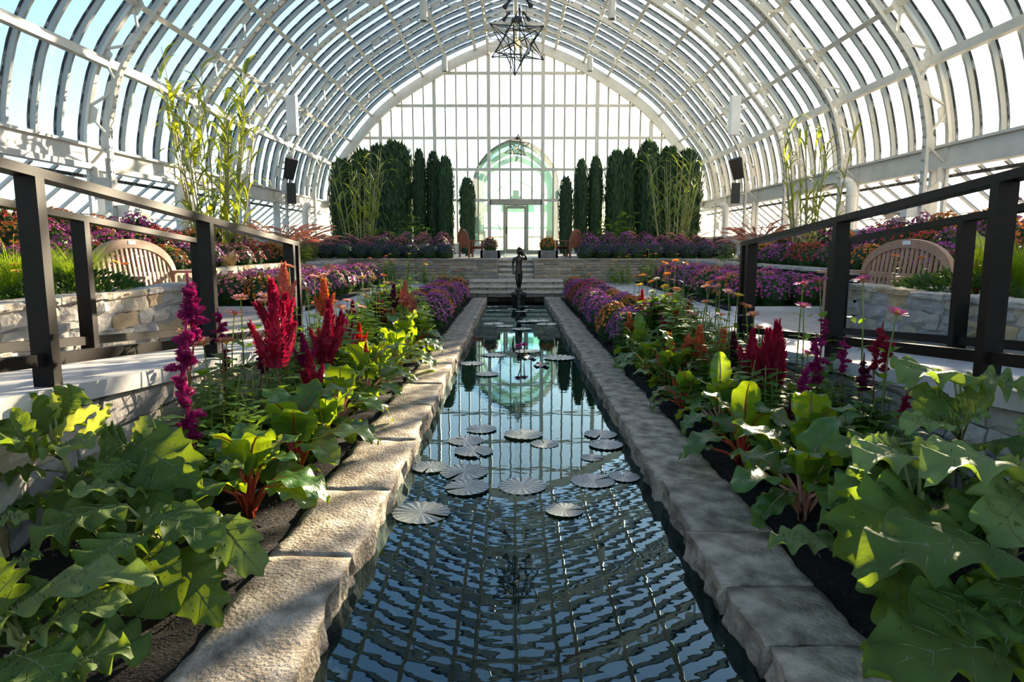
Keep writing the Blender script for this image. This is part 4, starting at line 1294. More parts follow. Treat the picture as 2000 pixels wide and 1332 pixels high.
for k, (px, py) in enumerate(((1058, 713), (1034, 698))):
    c = at_z(px, py, WATER + .006)
    mb = MB(); n = 14
    mb.add([(0, 0, .02)] + [(.09 * math.cos(2 * PI * q / n) * (1 + .2 * math.sin(q * 2.1)), .12 * math.sin(2 * PI * q / n), .01 + .02 * math.sin(q * 1.7)) for q in range(n)], [(0, 1 + q, 1 + (q + 1) % n) for q in range(n)])
    tag(mb.build('fallen_leaf', M['lily_stem'], loc=c), 'curled brown leaf floating by the magenta lilies, %s one' % ('right' if k == 0 else 'left'), 'leaf', 'floating brown leaves')
# ------------------------------------------------------------------ leaves
UP = Vector((0, 0, 1))
def ovate(u): return max(0.0, math.sin(PI * u ** .8)) ** .85
def lance(u): return max(0.0, math.sin(PI * u ** .65)) ** 1.1
def broad(u): return max(0.0, math.sin(PI * min(1, .07 + .93 * u) ** .85)) ** .55 if u < 1 else 0.0
def lobed(u):
    e = max(0.0, math.sin(PI * (.04 + .96 * u) ** .75)) ** .6
    k = u * 4.3
    tooth = abs(math.sin(PI * (k % 1.0))) ** .7
    return e * (.78 + .24 * tooth)
class Leaf:
    """curved blade from base to tip; pos(u, v) gives its surface"""
    def __init__(self, base, tip, width, nrm=UP, prof=ovate, arch=.1, fold=.1, rip=0.0, ripf=8.0, vein=0.0, curl=0.0, seed=0.0, sweep=0.0):
        self.b = Vector(base); ax = Vector(tip) - self.b; self.L = ax.length; self.y = ax.normalized()
        n = Vector(nrm)
        if abs(n.normalized().dot(self.y)) > .97: n = n + Vector((.3, -.5, .2))
        self.x = self.y.cross(n).normalized(); self.n = self.x.cross(self.y).normalized()
        self.w = width / 2; self.p = prof; self.k = (arch, fold, rip, ripf, vein, curl, seed, sweep)
    def pos(self, u, v):
        arch, fold, rip, ripf, vein, curl, sd, sweep = self.k
        w = self.w * self.p(u); a = abs(v)
        z = arch * self.L * 4 * u * (1 - u) + fold * a * w - curl * a * a * w
        if rip: z += rip * self.w * a * a * math.sin(ripf * u * 2 * PI / 2 + (1.3 if v > 0 else 0) + sd)
        if vein: z += vein * self.w * a * math.sin(2 * PI * 4.3 * (u - .18 * a) + .6) * (.4 + .6 * math.sin(PI * u))
        yy = self.L * u + sweep * w * a
        return self.b + self.y * yy + self.x * (w * v) + self.n * z
    def add(self, mb, nu=6, nv=1, mi=0):
        vs = []; fs = []; m = 2 * nv + 1
        for i in range(nu + 1):
            for j in range(-nv, nv + 1): vs.append(self.pos(i / nu, j / nv))
        for i in range(nu):
            for j in range(m - 1):
                a = i * m + j
                fs.append((a, a + 1, a + m + 1, a + m))
        mb.add(vs, fs, mi)
        return self
def blade(mb, base, az, L, el, droop, w, n=6, mi=0, twist=0.0):
    """long grass blade leaving base at elevation el and arching over"""
    p = Vector(base); vs = []; fs = []
    h = Vector((math.cos(az), math.sin(az), 0)); sd = Vector((-math.sin(az), math.cos(az), 0))
    for k in range(n + 1):
        t = k / n
        ww = w * (1 - t) ** .6 * (.55 + .45 * min(1, t * 5)) / 2
        s2 = (sd * math.cos(twist * t) + UP * math.sin(twist * t))
        vs += [p - s2 * ww, p + s2 * ww]
        e = el - droop * t ** 1.2
        p = p + (h * math.cos(e) + UP * math.sin(e)) * (L / n)
    for k in range(n): fs.append((2 * k, 2 * k + 1, 2 * k + 3, 2 * k + 2))
    mb.add(vs, fs, mi)
def name_rows(objs, text, key=lambda o: o.location.y):
    """one label each: text has a slot for the ordinal"""
    for k, o in enumerate(sorted(objs, key=key)):
        o['label'] = text % ordinal(k + 1)

# ------------------------------------------------------------------ chrysanthemum mounds
def mum_leaf_mesh(seed):
    rr = random.Random(seed); mb = MB()
    prof = [(.20, 0), (.27, .12), (.29, .24), (.24, .36), (.13, .43), (.02, .45)]
    mb.lathe((0, 0, 0), [(r * .86, z * .9) for r, z in prof], 12, 0, False)
    for k in range(210):
        a = rr.uniform(0, 2 * PI); t = rr.random() ** .8
        i = min(int(t * 5), 4); f = t * 5 - i
        r = prof[i][0] * (1 - f) + prof[i + 1][0] * f; z = prof[i][1] * (1 - f) + prof[i + 1][1] * f
        d = Vector((math.cos(a), math.sin(a), 0))
        b = d * r * .85 + UP * z * .9
        tip = b + d * rr.uniform(.03, .07) + UP * rr.uniform(-.04, .05) + Vector((-d.y, d.x, 0)) * rr.uniform(-.03, .03)
        Leaf(b, tip, .035, d + UP * .6, ovate, .05).add(mb, 3, 1)
    return mb.mesh('mum_foliage', M['mum_leaf'])
MUM_LEAF = [mum_leaf_mesh(k) for k in range(3)]
def mum_flower_mesh(colr, seed, n=150, size=.024):
    rr = random.Random(seed * 31 + len(colr)); mb = MB()
    for k in range(n):
        z = 1 - (k + .5) / n * .86
        a = k * 2.39996 + rr.uniform(-.2, .2); q = math.sqrt(max(0, 1 - z * z))
        d = Vector((q * math.cos(a), q * math.sin(a), z * 1.0))
        c = Vector((d.x * .30, d.y * .30, .10 + d.z * .37)) + Vector((rr.uniform(-.012, .012), rr.uniform(-.012, .012), rr.uniform(-.02, .02)))
        if z < .3 and rr.random() < .35: continue
        nr = (d + UP * .5 + Vector((rr.uniform(-.3, .3), rr.uniform(-.3, .3), 0))).normalized()
        x, y = ortho(nr); s = size * rr.uniform(.8, 1.25)
        vs = [c + nr * .010]; m = 7
        for i in range(m):
            b = 2 * PI * i / m
            vs.append(c + (x * math.cos(b) + y * math.sin(b)) * s + nr * (.010 if i % 2 else -.004))
        mb.add(vs, [(0, 1 + i, 1 + (i + 1) % m) for i in range(m)])
    return mb.mesh('mum_flowers', M['mum_' + colr])
MUM_FL = {c: [mum_flower_mesh(c, k) for k in range(2)] for c in MU}
SPIKES = {}
def mum(x, y, z, colr, sc=(1, 1, 1), name='chrysanthemum', cat='chrysanthemum', grp=None):
    t = thing(name, 'x', cat, (x, y, z), R.uniform(0, 6.28), grp)
    t.scale = sc
    put('foliage', R.choice(MUM_LEAF), t)
    tag(put('blossoms', R.choice(MUM_FL[colr]), t), None, None, None, 'stuff')
    t['c'] = colr
    return t
WORD = {'purple': 'purple', 'magenta': 'magenta', 'orange': 'orange', 'red': 'dark red', 'rose': 'dusty rose', 'dusk': 'dark violet', 'plum': 'plum'}
def label_mums(lst, where):
    by = {}
    for o in lst: by.setdefault(o['c'], []).append(o)
    for c, os_ in by.items():
        name_rows(os_, WORD[c] + ' chrysanthemum mound ' + where + ', %s such from the camera')
    for o in lst: del o['c']
stripe = ['purple', 'purple', 'rose', 'orange', 'purple', 'magenta', 'purple', 'orange', 'red', 'purple']
for s, nm, y0 in ((-1, 'left', 10.4), (1, 'right', 8.5)):
    lst = []
    y = y0; k = 0
    while y < 16.9:
        for j, x in enumerate((1.38, 1.80)):
            c = stripe[(k + j * 3) % 10] if s < 0 else stripe[(k // 2 * 3 + j) % 10]
            lst.append(mum(s * (x + R.uniform(-.05, .05)), y + R.uniform(-.06, .06), 0, c, (R.uniform(.85, 1.0), R.uniform(.85, 1.0), R.uniform(1.0, 1.22)), grp='chrysanthemums beside the %s pool edge' % nm))
        y += .46; k += 1
    label_mums(lst, 'by the far %s pool edge' % nm)
    lst = []
    for j, x in enumerate((3.62, 4.13, 4.64)):
        for k in range(11):
            y = 11.0 + k * .58
            if x > 4.4 and y > 15.3: continue
            c = ['purple', 'magenta', 'orange', 'purple', 'rose', 'magenta', 'purple'][(k + j * 2 + (s > 0)) % 7]
            lst.append(mum(s * (x + R.uniform(-.06, .06)), y + R.uniform(-.08, .08), .34, c, (R.uniform(.95, 1.15), R.uniform(.95, 1.15), R.uniform(1.0, 1.2)), grp='chrysanthemums in the %s lower bed' % nm))
    label_mums(lst, 'in the %s lower bed' % nm)
    lst = []
    pal = ['magenta', 'orange', 'red', 'magenta', 'purple', 'orange', 'red', 'rose'] if s < 0 else ['plum', 'orange', 'purple', 'red', 'plum', 'orange', 'purple', 'red']
    for j, (x, h) in enumerate(((5.72, 1.05), (6.3, 1.55), (6.95, 2.05))):
        for k in range(16):
            y = 6.6 + k * .66
            if x > 5.8 and 13.2 < y < 14.9: continue
            if y > 16.4 and j > 0: continue
            c = pal[(k // 2 * 3 + j * 2) % 8]
            lst.append(mum(s * (x + R.uniform(-.08, .08)), y + R.uniform(-.1, .1), .85, c, (R.uniform(1.1, 1.3), R.uniform(1.1, 1.3), h * R.uniform(.92, 1.08)), grp='chrysanthemums in the %s side bank' % nm))
    label_mums(lst, 'in the %s side bank' % nm)
    lst = []
    for j, y in enumerate((20.9, 21.7)):
        for k in range(8):
            x = 2.3 + k * .58
            h = (1.35 if k < 4 else 1.1) + j * .3
            lst.append(mum(s * x, y + R.uniform(-.1, .1), TER, ('rose' if (k + j) % 3 else 'plum') if s < 0 else ('plum' if (k + j) % 3 else 'purple'), (1.1, 1.1, h), grp='chrysanthemums on the %s terrace' % nm))
    label_mums(lst, 'on the %s terrace' % nm)
    lst = []
    for j, y in enumerate((19.25, 19.95)):
        for k in range(9):
            x = 1.95 + k * .48 + j * .2
            lst.append(mum(s * x, y + R.uniform(-.08, .08), TER, 'dusk', (.95, .95, .85), 'violet_sage', 'sage', 'dark violet sage along the %s terrace edge' % nm))
    for o in lst: del o['c']
    name_rows(lst, 'low dark violet sage plant, %s from the stairs along the ' + nm + ' terrace edge', key=lambda o: abs(o.location.x))
    t = mum(-.74 if s < 0 else .93, 20.0, TER + .17, 'rose' if s < 0 else 'orange', (.85, .7, .95)); del t['c']
    t['label'] = '%s chrysanthemum growing in the %s terrace trough' % ('rose' if s < 0 else 'orange', nm); t['group'] = 'trough chrysanthemums'

# ------------------------------------------------------------------ feathery plumes, zinnias, snapdragons
def plume_mesh(colr, seed, kind):
    rr = random.Random(seed * 17 + len(colr)); mb = MB()
    def tuft(c, d, L, w):
        x, y = ortho(d)
        mb.add([c, c + d * L * .4 + x * w, c + d * L, c + d * L * .4 - x * w], [(0, 1, 2, 3)])
        mb.add([c, c + d * L * .4 + y * w, c + d * L, c + d * L * .4 - y * w], [(0, 1, 2, 3)])
    def spike(base, axis, H, r, n):
        axis = axis.normalized(); x, y = ortho(axis)
        mb.tube([base, base + axis * H * .35, base + axis * H * .75, base + axis * H], [r * .35, r * .55, r * .3, .01], 6)
        for k in range(n):
            t = rr.random() ** .9; a = rr.uniform(0, 2 * PI)
            rad = r * (.45 + .75 * math.sin(PI * min(1, t * .9 + .12))) * (1 - t * .55)
            o = x * math.cos(a) + y * math.sin(a)
            tuft(base + axis * (H * t) + o * rad * .5, (o * (.9 - .5 * t) + axis * (.5 + t)).normalized(), r * rr.uniform(.3, .6), r * .05)
    if kind == 'feather':
        spike(Vector((0, 0, 0)), UP, 1.0, .20, 460)
        for k in range(rr.randint(2, 4)):
            a = rr.uniform(0, 2 * PI)
            spike(Vector((.05 * math.cos(a), .05 * math.sin(a), .02)), Vector((math.cos(a) * .42, math.sin(a) * .42, 1)), rr.uniform(.45, .72), .13, 200)
    else:
        for k in range(20):
            h = rr.uniform(0, .85); a = rr.uniform(0, 2 * PI)
            spike(Vector((rr.uniform(-.06, .06), rr.uniform(-.06, .06), h)), Vector((math.cos(a), math.sin(a), rr.uniform(-.6, 1.2))), rr.uniform(.10, .22), .105, 110)
        spike(Vector((0, 0, .1)), UP, .95, .08, 110)
    return mb.mesh('plume', M['plume_' + colr])
PLUME = {}
def get_plume(c, kind):
    key = (c, kind)
    if key not in PLUME: PLUME[key] = [plume_mesh(c, k, kind) for k in range(2)]
    return R.choice(PLUME[key])
def stalk_meshes(seed, nleaf, L, w, prof, spread=.9, stem_m='herb_stem', leaf_m='herb', pairs=True, lean=.05):
    """unit-height leafy stalk: (stem, foliage)"""
    rr = random.Random(seed); st = MB(); lf = MB()
    cx, cy = rr.uniform(-lean, lean), rr.uniform(-lean, lean)
    pts = [Vector((cx * math.sin(PI * t), cy * math.sin(PI * t), t)) for t in (0, .25, .5, .75, 1.0)]
    st.tube(pts, [.012, .011, .009, .008, .006], 5)
    for k in range(nleaf):
        t = .05 + .85 * (k + rr.random() * .5) / nleaf
        c = Vector((cx * math.sin(PI * t), cy * math.sin(PI * t), t))
        a = k * (PI / 2 if pairs else 2.4) + rr.uniform(-.4, .4)
        for q in ((0, PI) if pairs else (0,)):
            d = Vector((math.cos(a + q), math.sin(a + q), 0))
            l = L * rr.uniform(.7, 1.2) * (1.15 - .5 * t)
            tip = c + d * l * spread + UP * l * rr.uniform(-.25, .45)
            Leaf(c + d * .015, tip, w * rr.uniform(.8, 1.2) * (1.15 - .5 * t), UP + d * -.3, prof, rr.uniform(.04, .16), .12, .12, 7, 0, 0, rr.random() * 6).add(lf, 5, 1)
    return st.mesh('stem', M[stem_m]), lf.mesh('foliage', M[leaf_m], True)
ST_CEL = [stalk_meshes(k, 9, .20, .085, ovate, .9, 'red_stem') for k in range(4)]
ST_ZIN = [stalk_meshes(20 + k, 6, .15, .055, ovate, .9) for k in range(4)]
ST_BUSH = [stalk_meshes(40 + k, 13, .26, .12, ovate, .95, 'herb_stem', 'herb', True, .1) for k in range(4)]
ST_LITE = [stalk_meshes(60 + k, 12, .20, .065, lance, .95, 'herb_stem', 'herb_light', True, .1) for k in range(4)]
def zin_mesh(colr, seed):
    rr = random.Random(seed); mb = MB(); n = 15
    for ring in range(2):
        for k in range(n):
            a = 2 * PI * (k + ring * .5) / n + rr.uniform(-.08, .08); L = (1.0 - .22 * ring) * rr.uniform(.9, 1.05)
            d = Vector((math.cos(a), math.sin(a), .10 + .25 * ring + rr.uniform(-.1, .1)))
            Leaf(d * .15, d * L, .26, UP, lambda u: (.35 + .65 * min(1, u * 2)) * (1 if u < .85 else .75), -.06, .1).add(mb, 3, 1)
    return mb.mesh('petals', M['petal_' + colr])
ZINM = {c: [zin_mesh(c, k) for k in range(2)] for c in ZN}
eye = MB(); eye.lathe((0, 0, 0), [(.30, -.02), (.30, .08), (.2, .2), (.04, .24)], 10); eye.lathe((0, 0, -.28), [(.05, 0), (.16, .14), (.2, .27)], 8)
ZEYE = eye.mesh('flower_eye', M['zinnia_eye'], True)
beds = {-1: [], 1: []}
def stalked(kind, s, head, x_side, colr, size, plume='feather', foot=None):
    """plant whose flower head sits at head (world); rooted in the bed below it"""
    fx = foot[0] if foot else max(1.2, min(2.03, abs(head.x) + R.uniform(-.04, .04))) * s
    fy = foot[1] if foot else head.y + R.uniform(-.03, .05)
    fz = foot[2] if foot else 0.0
    h = head.z - fz
    if kind == 'celosia':
        t = thing('celosia', 'x', 'celosia', (fx, fy, fz)); sm, lm = R.choice(ST_CEL)
        hh = max(.12, h - size * .5)
        put('stem', sm, t, (0, 0, 0), (0, 0, R.uniform(0, 6)), (min(1, hh * 1.2), min(1, hh * 1.2), hh)); put('foliage', lm, t, (0, 0, 0), (0, 0, R.uniform(0, 6)), (min(1.1, hh * 1.5 + .2), min(1.1, hh * 1.5 + .2), hh))
        put('plume', get_plume(colr, plume), t, (0, 0, hh - size * .05), (R.uniform(-.12, .12), R.uniform(-.12, .12), R.uniform(0, 6)), (size * 1.1, size * 1.1, size * 1.02))
    else:
        t = thing('zinnia', 'x', 'zinnia', (fx, fy, fz)); sm, lm = R.choice(ST_ZIN)
        put('stem', sm, t, (0, 0, 0), (0, 0, R.uniform(0, 6)), (.6, .6, h)); put('foliage', lm, t, (0, 0, 0), (0, 0, R.uniform(0, 6)), (min(1.0, h * 1.3), min(1.0, h * 1.3), h * .95))
        e = put('bloom', R.choice(ZINM[colr]), t, (0, 0, h), (R.uniform(-.35, .35), R.uniform(-.35, .35), R.uniform(0, 6)), size)
        put('flower_eye', ZEYE, e)
    t['c'] = colr; t['k'] = kind
    beds[s].append(t)
    return t
# plumes seen in the photograph: (pixel of the plume middle, distance from the pool axis, colour, height in pixels, form)
CEL = {-1: [(375, 600, 1.85, 'magenta', 120, 'clump'), (340, 690, 1.72, 'magenta', 120, 'clump'), (365, 800, 1.68, 'magenta', 110, 'clump'), (427, 632, 1.85, 'magenta', 55, 'clump'),
            (520, 645, 1.60, 'crimson', 130, 'feather'), (551, 632, 1.62, 'crimson', 105, 'feather'), (533, 600, 1.66, 'crimson', 100, 'feather'), (626, 655, 1.52, 'crimson', 90, 'feather'), (600, 682, 1.5, 'magenta', 60, 'feather'), (642, 630, 1.6, 'crimson', 80, 'feather'), (616, 722, 1.42, 'crimson', 75, 'feather'),
            (665, 640, 1.62, 'wine', 60, 'feather'), (678, 655, 1.6, 'magenta', 60, 'feather'), (700, 655, 1.48, 'red', 45, 'feather'), (715, 686, 1.36, 'red', 32, 'feather'), (557, 560, 1.85, 'coral', 85, 'feather'), (633, 580, 1.80, 'orange', 65, 'feather'), (795, 573, 1.45, 'coral', 45, 'feather'),
            (762, 580, 1.62, 'wine', 45, 'feather'), (806, 600, 1.3, 'coral', 40, 'clump'), (725, 598, 1.75, 'wine', 40, 'feather'), (748, 610, 1.62, 'crimson', 40, 'feather'), (772, 618, 1.45, 'coral', 28, 'feather'), (690, 612, 1.8, 'crimson', 45, 'feather'), (640, 690, 1.5, 'crimson', 70, 'feather'), (500, 700, 1.75, 'wine', 50, 'clump'), (435, 700, 1.9, 'wine', 45, 'clump')],
       1: [(1312, 640, 1.62, 'red', 62, 'feather'), (1352, 630, 1.85, 'red', 58, 'feather'), (1331, 692, 1.45, 'orange', 75, 'clump'), (1325, 705, 1.42, 'orange', 80, 'feather'), (1369, 682, 1.60, 'orange', 85, 'feather'), (1400, 688, 1.68, 'orange', 90, 'feather'), (1338, 745, 1.32, 'orange', 42, 'feather'),
           (1460, 690, 1.70, 'crimson', 85, 'feather'), (1485, 700, 1.68, 'crimson', 105, 'feather'), (1512, 685, 1.74, 'crimson', 110, 'feather'), (1500, 710, 1.7, 'crimson', 90, 'feather'), (1440, 680, 1.75, 'wine', 60, 'feather'), (1410, 720, 1.55, 'wine', 60, 'feather'),
           (1605, 700, 1.85, 'magenta', 85, 'clump'), (1577, 742, 1.7, 'magenta', 62, 'clump'), (1650, 690, 2.0, 'magenta', 60, 'clump'), (1715, 672, 2.05, 'crimson', 80, 'clump'), (1735, 690, 2.05, 'crimson', 60, 'clump'), (1700, 730, 1.95, 'wine', 70, 'clump'), (1768, 790, 1.85, 'crimson', 50, 'clump'), (1548, 802, 1.55, 'wine', 45, 'clump'),
           (1295, 605, 1.72, 'wine', 42, 'feather'), (1280, 600, 1.62, 'crimson', 36, 'feather'), (1258, 585, 1.6, 'red', 36, 'feather'), (1350, 600, 2.0, 'crimson', 36, 'clump'), (1292, 625, 1.55, 'magenta', 30, 'feather'), (1232, 630, 1.30, 'orange', 34, 'feather'), (1620, 640, 2.05, 'magenta', 40, 'clump'), (1345, 655, 1.7, 'red', 50, 'feather')]}
for s in (-1, 1):
    for px, py, x, c, hp, fm in CEL[s]:
        p = at_x(px, py, s * x)
        stalked('celosia', s, p, x, c, hp * p.y / F * 1.08, fm)
ZIN = {-1: [(460, 583, 1.95, 'pink'), (515, 580, 1.8, 'pink'), (533, 541, 1.95, 'pink'), (597, 565, 1.75, 'pink'), (612, 541, 1.9, 'pink'), (630, 538, 1.95, 'pink'), (370, 650, 1.95, 'salmon'), (395, 672, 1.8, 'salmon'), (445, 614, 1.95, 'pink'), (440, 668, 1.8, 'salmon'), (570, 520, 2.0, 'salmon'),
            (700, 543, 1.9, 'tan'), (727, 543, 1.8, 'tan'), (752, 553, 1.65, 'tan'), (718, 579, 1.7, 'tan'), (685, 587, 1.7, 'pink'), (703, 600, 1.62, 'pink'), (752, 538, 1.9, 'orange'), (770, 553, 1.75, 'pink'), (660, 600, 1.8, 'salmon'), (690, 605, 1.75, 'pink'), (740, 575, 1.75, 'orange'), (755, 607, 1.55, 'salmon'), (780, 590, 1.5, 'pink'), (620, 592, 1.9, 'salmon'), (650, 590, 1.9, 'salmon'), (505, 590, 2.05, 'pink')],
       1: [(1576, 554, 2.05, 'hotpink'), (1620, 547, 2.1, 'hotpink'), (1722, 546, 2.12, 'hotpink'), (1776, 612, 2.08, 'hotpink'), (1577, 598, 1.95, 'hotpink'), (1582, 692, 1.75, 'hotpink'), (1440, 577, 2.0, 'yellow'), (1462, 598, 2.05, 'salmon'), (1418, 615, 1.85, 'pink'), (1425, 570, 2.0, 'pink'), (1400, 560, 2.0, 'pink'), (1410, 545, 2.05, 'hotpink'),
           (1330, 566, 1.8, 'salmon'), (1310, 577, 1.75, 'salmon'), (1300, 535, 2.0, 'orange'), (1252, 538, 1.9, 'orange'), (1270, 550, 1.85, 'orange'), (1240, 540, 1.95, 'orange'), (1300, 560, 1.9, 'yellow'), (1285, 545, 2.0, 'white'), (1375, 590, 1.95, 'salmon'), (1360, 615, 1.8, 'pink'), (1385, 560, 2.05, 'salmon'), (1395, 552, 2.08, 'orange'), (1475, 615, 2.0, 'salmon'), (1490, 640, 1.95, 'salmon'), (1250, 557, 1.7, 'yellow'), (1280, 570, 1.7, 'white'), (1320, 590, 1.8, 'white'), (1330, 510, 2.1, 'orange'), (1308, 514, 2.1, 'orange'), (1350, 515, 2.1, 'orange')]}
for s in (-1, 1):
    for px, py, x, c in ZIN[s]:
        p = at_x(px, py, s * x)
        stalked('zinnia', s, p, x, c, R.uniform(.052, .064))
# leafy companions that fill the bed between the flowers
for s in (-1, 1):
    k = 0
    while k < 190:
        y = R.uniform(3.15, 10.3 if s < 0 else 8.4); x = R.uniform(1.30, 1.99)
        if y < 3.7 and x < 1.6: continue
        h = (.36 + .085 * (y - 3.1) if s > 0 else .44 + .062 * (y - 3.1)) * R.uniform(.82, 1.15)
        if x < 1.55: h *= .62
        t = thing('leafy_stalk', 'x', 'plant', (s * x, y, 0), R.uniform(0, 6)); sm, lm = R.choice(ST_BUSH if R.random() < .45 else ST_LITE)
        put('stem', sm, t, scale=(.6, .6, h)); put('foliage', lm, t, scale=(h * 1.3 + .12, h * 1.3 + .12, h))
        t['c'] = 'green'; t['k'] = 'leafy'; beds[s].append(t); k += 1
KW = {'celosia': ' feathery celosia plume', 'zinnia': ' tall zinnia', 'leafy': ' leafy flowerless stalk'}
for s, nm in ((-1, 'left'), (1, 'right')):
    by = {}
    for o in beds[s]: by.setdefault((o['k'], o['c']), []).append(o)
    for (k, c), lst in by.items():
        cw = {'hotpink': 'magenta pink', 'wine': 'dark wine-red', 'white': 'creamy'}.get(c, c)
        name_rows(lst, cw + KW[k] + ', %s such from the camera in the ' + nm + ' bed')
        for o in lst: o['group'] = '%s%s in the %s bed' % (cw, KW[k], nm); del o['c']; del o['k']
# pale snapdragons low beside the chard
SNAP = [(1245, 722, 1.28), (1265, 700, 1.34), (1275, 692, 1.36), (1345, 718, 1.42), (1255, 768, 1.22), (1225, 665, 1.22), (432, 778, 1.75), (1290, 590, 1.75), (850, 742, 1.13)]
snaps = []
for px, py, x in SNAP:
    s = -1 if px < 1003 else 1
    p = at_x(px, py, s * x)
    t = thing('snapdragon', 'x', 'snapdragon', (p.x, p.y, 0), 0, 'pale snapdragons'); sm, lm = R.choice(ST_ZIN)
    h = max(.15, p.z)
    put('stem', sm, t, scale=(.5, .5, h)); put('foliage', lm, t, scale=(.5, .5, h))
    mb = MB()
    for k in range(9):
        a = k * 2.4; z = h - .05 + k * .009
        d = Vector((math.cos(a), math.sin(a), .2)); c = Vector((0, 0, z))
        Leaf(c, c + d * .028, .022, UP, broad, .1).add(mb, 3, 1); Leaf(c, c + d * .022 + UP * .012, .018, UP, broad, .2).add(mb, 3, 1)
    mb.build('florets', M['petal_white'], t); snaps.append(t)
name_rows(snaps, 'short pale yellow snapdragon, %s nearest the camera of the snapdragons')

# ------------------------------------------------------------------ swiss chard
def chard_leaf(rr, az, out, rise, L, W, stem, droop):
    """leaf and petiole as (blade mesh, petiole mesh) around the crown at the origin"""
    d = Vector((math.cos(az), math.sin(az), 0))
    a = d * .015; b = d * out * .5 + UP * rise * .75; c = d * out + UP * rise
    pt = MB(); pt.tube([a, (a + b) / 2 + d * -.01, b, c], [.012, .011, .009, .007], 6)
    tip = c + d * L * math.cos(droop) + UP * L * math.sin(droop)
    lf = Leaf(c - (tip - c) * .06, tip, W, UP - d * (.35 + .4 * math.sin(droop)), broad, rr.uniform(.10, .24), .18, .17, rr.uniform(5, 7.5), .03, .12, rr.random() * 6)
    bl = MB(); lf.add(bl, 26, 5)
    rib = [lf.pos(u, 0) + lf.n * -.002 for u in (0.02, .2, .4, .6, .8, .93)]
    pt.tube(rib, [.007, .006, .005, .004, .003, .0015], 5)
    return bl.mesh('leaf', M['chard'], True), pt.mesh('petiole', M[stem], True)
def chard(x, y, seed, stem, n=9, size=1.0, extra=()):
    rr = random.Random(seed)
    t = thing('swiss_chard', 'x', 'chard', (x, y, 0.0), 0, 'swiss chard')
    for k in range(n):
        az = k * 2.4 + rr.uniform(-.3, .3); inner = k >= n * .55
        out = (.05 if inner else .13) * size * rr.uniform(.8, 1.2); rise = (.22 if inner else .15) * size * rr.uniform(.8, 1.25)
        a, b = chard_leaf(rr, az, out, rise, rr.uniform(.20, .29) * size, rr.uniform(.15, .21) * size, stem, rr.uniform(.5, 1.1) if inner else rr.uniform(-.75, .25))
        o = put('leaf', a, t); p = put('petiole', b, o)
    for az, out, rise, L, W, dr in extra:
        a, b = chard_leaf(rr, az, out, rise, L, W, stem, dr); o = put('leaf', a, t); put('petiole', b, o)
    return t
CH = [(-1, 1.40, 3.15, 'chard_red', 1.0, [(2.2, .03, .24, .22, .14, 1.25), (-.3, .08, .26, .2, .15, .3)]), (-1, 1.36, 3.75, 'chard_red', 1.1, [(1.2, .05, .32, .26, .2, .9)]), (-1, 1.34, 4.3, 'chard_gold', .85, [(-.2, .14, .14, .2, .12, -.5)]), (-1, 1.38, 4.85, 'chard_pink', 1.0, []), (-1, 1.33, 5.5, 'chard_pink', 1.05, [(.3, .05, .3, .28, .13, 1.1)]),
      (-1, 1.38, 6.2, 'chard_red', 1.0, []), (-1, 1.35, 7.0, 'chard_gold', 1.0, [(.0, .1, .2, .24, .14, .2)]), (-1, 1.36, 7.8, 'chard_gold', 1.05, [(.5, .05, .34, .2, .12, 1.2)]), (-1, 1.36, 8.8, 'chard_red', .95, []),
      (1, 1.38, 3.12, 'chard_pink', 1.05, [(2.9, .07, .30, .26, .2, .35), (-2.6, .12, .16, .2, .15, -.5), (3.5, .16, .14, .2, .12, -1.0)]), (1, 1.62, 3.65, 'chard_pink', 1.05, [(-2.0, .05, .34, .26, .2, .9)]), (1, 1.36, 3.95, 'chard_red', .95, [(3.1, .18, .10, .22, .12, -.4)]), (1, 1.42, 4.6, 'chard_pink', 1.1, [(1.5, .05, .36, .22, .15, 1.3)]), (1, 1.34, 5.25, 'chard_red', .9, [(3.1, .16, .2, .2, .12, -1.0)]),
      (1, 1.40, 5.95, 'chard_red', 1.15, [(2.6, .05, .36, .22, .18, 1.2)]), (1, 1.34, 6.7, 'chard_gold', 1.05, [(3.3, .14, .24, .2, .14, -.9)]), (1, 1.38, 7.4, 'chard_gold', 1.1, [(1.8, .04, .36, .22, .14, 1.3), (3.0, .1, .3, .15, .1, 1.0)]), (1, 2.0, 4.6, 'chard_gold', 1.2, [])]
chs = {-1: [], 1: []}
for k, (s, x, y, stem, size, ex) in enumerate(CH):
    chs[s].append(chard(s * (x - .06), y, 100 + k, stem, 11, size * (1.1 if y < 4.2 or s < 0 else .86), ex))
for s, nm in ((-1, 'left'), (1, 'right')):
    name_rows(chs[s], 'crinkled green swiss chard, %s from the camera in the ' + nm + ' bed')
